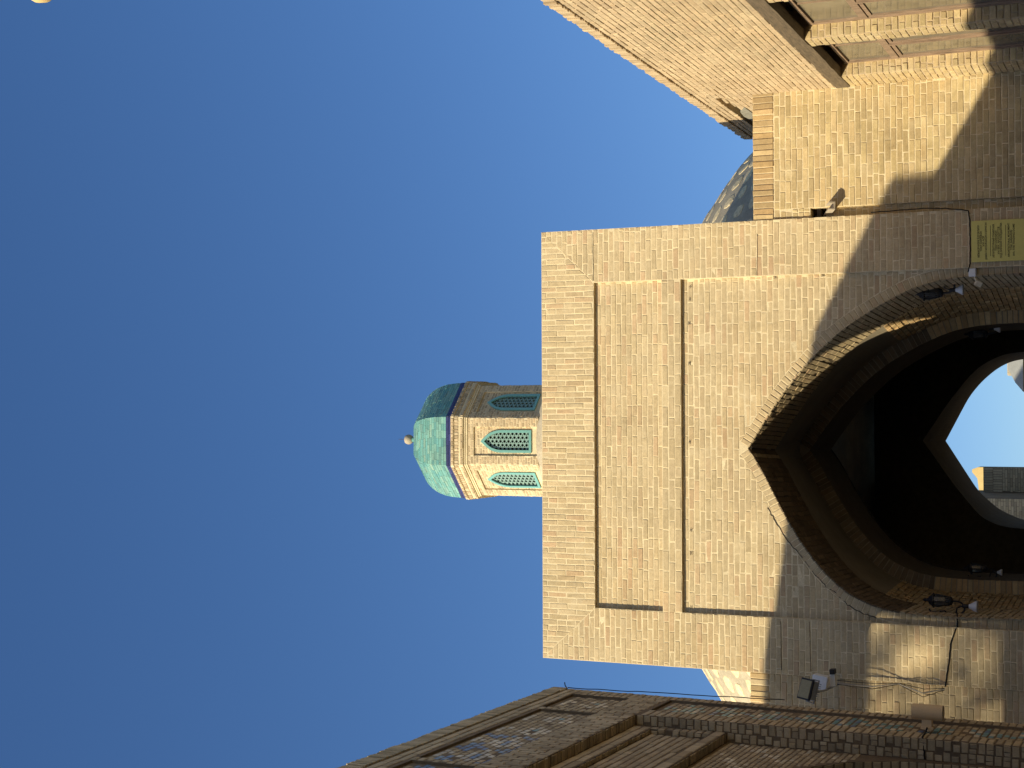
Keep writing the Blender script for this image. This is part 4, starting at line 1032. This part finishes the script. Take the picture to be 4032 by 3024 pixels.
# junction box, sensor
jb = thing('junction_box', 'white plastic junction box next to the plaque', 'box', (1.43, 0, 3.91)); MB().box((1.435, REC-.03, 3.912), (.088, .05, .082), None, .006).build('housing', 'white', jb); MB().box((1.435, REC-.058, 3.912), (.07, .006, .064), None, .002).build('lid', 'white', jb)
se = thing('motion_sensor', 'small cream motion sensor on a stalk below white junction box', 'sensor', (1.33, 0, 3.86)); rt = Matrix.Rotation(.5, 3, 'Y') @ Matrix.Rotation(.3, 3, 'X')
MB().box((1.305, REC-.09, 3.845), (.055, .05, .085), rt, .010).build('head', 'cream_plastic', se); MB().tube([(1.40, REC-.01, 3.89), (1.37, REC-.05, 3.885), (1.335, REC-.07, 3.865)], .010, 8).build('stalk', 'cream_plastic', se)
# flood light and control boxes at the left corner
fl = thing('flood_light', 'grey flood light tilted down at top corner beside mosaic building', 'light', (-3.0, -.9, 5.5))
FCe = Vector((-3.03, -.95, 5.50)); rt = Matrix.Rotation(math.radians(-38), 3, 'X') @ Matrix.Rotation(math.radians(18), 3, 'Z')
def loc(p): return tuple(FCe+rt @ Vector(p))
mb = MB(); mb.box(loc((0, .0, 0)), (.21, .07, .19), rt, .012); mb.build('housing', 'grey_metal', fl)
mb = MB(); mb.box(loc((0, -.045, 0)), (.225, .022, .205), rt, .006); mb.build('rim', 'iron', fl)
mb = MB(); mb.box(loc((0, -.058, 0)), (.19, .006, .17), rt); mb.build('lens', 'amber', fl)
mb = MB()
for i in range(-4, 5): mb.box(loc((i*.022, .055, 0)), (.006, .06, .15), rt)
mb.build('cooling_fins', 'grey_metal', fl)
mb = MB(); mb.tube([loc((-.115, .0, 0)), loc((-.125, .12, .02)), loc((.125, .12, .02)), loc((.115, .0, 0))], .010, 6); mb.tube([loc((0, .12, .02)), (-3.10, -.5, 5.42), (-3.12, WY, 5.40)], .012, 6); mb.build('yoke', 'grey_metal', fl)
o = MB().box((-3.03, -.42, 5.50), (.15, .10, .17), Matrix.Rotation(.15, 3, 'Y'), .008).build('control_box', 'white'); tag(o, 'white control box just below the grey flood light', 'box')
cb = thing('hooded_box', 'narrow white box with dark open end near the flood light', 'box', (-2.99, -.30, 5.40)); MB().box((-3.0, -.30, 5.385), (.17, .08, .055), Matrix.Rotation(-.08, 3, 'Y'), .004).build('housing', 'white', cb); MB().box((-2.925, -.31, 5.388), (.052, .09, .058), Matrix.Rotation(-.08, 3, 'Y'), .002).build('dark_end', 'iron', cb)
# cylinder up-and-down light on the mosaic building
cy = thing('cylinder_light', 'beige cylindrical wall light on mosaic strip of shaded building', 'light', (-2.6, -4.2, 3.7))
cx, cyy = -2.535, -4.2
MB().lathe((cx, cyy, 3.605), [(.058, .0), (.064, .002), (.064, .25), (.058, .252), (.055, .24)], 32).build('tube', 'beige_metal', cy)
MB().box((-2.625, cyy, 3.735), (.07, .055, .085), None, .006).build('arm', 'beige_metal', cy); MB().box((-2.662, cyy, 3.732), (.02, .075, .105), None, .004).build('wall_plate', 'beige_metal', cy)
# cables
def cable(label, pts, r=.006, mat='cable', sag=True):
    P = [Vector(p) for p in pts]; o_ = []
    for i in range(len(P)-1):
        for k in range(6): o_.append(P[i].lerp(P[i+1], k/6)+Vector((rng.uniform(-.003, .003), 0, rng.uniform(-.003, .003))))
    o_.append(P[-1])
    o = MB().tube(o_, r, 6).build('cable', mat); tag(o, label, 'cable', 'cables on the walls')
cable('thin black cable running along pier edge to the plaque corner', [(2.145, -.012, 5.0), (2.15, -.014, 4.7), (2.16, -.012, 4.4), (2.14, -.014, 4.15), (2.11, -.012, 3.95), (2.0, -.012, 3.935), (1.7, -.012, 3.93), (1.53, -.014, 3.935), (1.44, .0, 3.96)], .006)
cable('thin black cable crossing left gateway pier below the arch', [(-3.06, -.012, 4.23), (-2.8, -.012, 4.19), (-2.6, -.014, 4.17), (-2.44, -.012, 4.12), (-2.41, .02, 4.10), (-2.31, .02, 4.10), (-2.28, .2, 4.13)], .008)
for i, (dx, m_, lb) in enumerate(((0, 'cable', 'black cable of the bundle nearest the gateway edge'), (-.03, 'cable_grey', 'slack grey cable sagging in the corner bundle'), (-.05, 'cable', 'outer black cable of the corner bundle'), (-.02, 'cable_grey', 'grey cable looped at the knot of corner bundle'))):
    cable(lb, [(-3.07+dx*.5, -.05-.04*i, 5.42), (-3.07+dx, -.06-.03*i, 5.0), (-3.05+dx*.3, -.05, 4.72), (-3.09+dx*1.6, -.07-.02*i, 4.45), (-3.07+dx*.4, -.05, 4.23)], .004+.001*(i % 2), m_)
cable('black cable along top corner edge of mosaic building', [LP(.0, 7.19, .01), LP(-.06, 6.6, .012), LP(-.12, 6.1, .012), LP(-.2, 5.5, .01), LP(-.25, 5.15, .01)], .0045)
MBt = MB().tube([LP(.0, 7.19, .0), LP(.0, 7.215, .03), LP(.0, 7.22, .06)], .005, 6); o = MBt.build('wire_stub', 'cable'); tag(o, 'short bent wire sticking out at top corner of mosaic building', 'wire')
cable('thin cable climbing brick headers below the cylinder light', [(-2.655, -4.25, 3.73), LP(.82, 3.72, .012), LP(.99, 3.71, .012), LP(1.0, 3.70, -.05), LP(1.01, 3.69, -.16)], .007)

# ================================================================== SEEN THROUGH THE PASSAGE
fb = thing('far_gatehouse', 'shaded brick gatehouse corner seen through the passage', 'building', (-3, 28, 0))
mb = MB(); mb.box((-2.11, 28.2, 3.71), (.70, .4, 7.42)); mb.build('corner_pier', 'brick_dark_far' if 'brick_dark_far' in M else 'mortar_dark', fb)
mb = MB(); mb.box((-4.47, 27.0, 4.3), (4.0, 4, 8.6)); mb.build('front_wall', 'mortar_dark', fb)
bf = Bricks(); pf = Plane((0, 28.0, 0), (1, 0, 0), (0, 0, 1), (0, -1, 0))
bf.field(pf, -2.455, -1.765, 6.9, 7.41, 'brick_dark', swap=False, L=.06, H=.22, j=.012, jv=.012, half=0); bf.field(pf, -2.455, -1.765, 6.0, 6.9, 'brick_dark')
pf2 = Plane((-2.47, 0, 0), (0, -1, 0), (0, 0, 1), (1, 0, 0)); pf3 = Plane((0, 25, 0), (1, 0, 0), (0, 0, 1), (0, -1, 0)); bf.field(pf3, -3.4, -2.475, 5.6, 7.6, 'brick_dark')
bf.emit(fb)
tw = thing('roof_post', 'sunlit cream post with a flared cap above the far gatehouse', 'post', (-2.4, 40, 8))
MB().box((-2.62, 40, 8.55), (.80, .5, 1.1), None, .02).build('shaft', 'plaster', tw); 
mb = MB(); mb.prism([(-3.05, 8.7), (-2.22, 8.7), (-2.22, 9.1), (-2.30, 9.3), (-2.40, 9.3), (-2.62, 9.12), (-3.05, 9.07)], lambda p: (p[0], 39.6, p[1]), lambda p: (p[0], 40.3, p[1])); mb.build('cap', 'mos_cream_far' if 'mos_cream_far' in M else 'yellow_wall', tw)
fh = thing('far_house', 'distant yellow house with grey sheet roof at edge of the passage view', 'house', (3, 28, 0))
MB().box((3.25, 30, 3.14), (5.6, 4, 6.28)).build('wall', 'yellow_wall', fh)
mb = MB(); mb.prism([(.36, 6.29), (6.2, 6.29), (6.2, 6.7), (1.0, 6.69), (.62, 6.5)], lambda p: (p[0], 27.7, p[1]), lambda p: (p[0], 32.3, p[1])); mb.build('roof', 'zinc', fh)
MB().box((1.02, 29, 6.66), (.36, .4, .36), None, .02).build('chimney', 'orange_far' if 'orange_far' in M else 'mud', fh)

ft_ = thing('rear_tower', 'tall tan brick block beyond the gateway, left of the passage view', 'tower', (-11.5, 20.5, 0))  # unseen block added only to shade the far gatehouse
MB().box((-11.5, 20.5, 6.0), (5, 7, 12.0)).build('wall', 'mud', ft_); MB().box((-11.5, 20.5, 12.06), (5.2, 7.2, .14)).build('coping', 'mud', ft_)

# globe lamp on a bracket from the roof, only its edge enters the picture
gl = thing('roof_lamp', 'pale lamp head just entering top of the sky', 'lamp', (3.6, -8, 7.1))
MB().lathe((3.255, -8, 9.60), [(.03, 0), (.10, .03), (.145, .10), (.14, .17), (.09, .23), (.03, .26)], 20).build('globe', 'yellow_wall', gl, smooth=True)
MB().tube([(4.0, -8, 7.0), (4.0, -8, 9.4), (3.8, -8, 9.62), (3.4, -8, 9.66)], .03, 8).build('pole', 'grey_metal', gl)
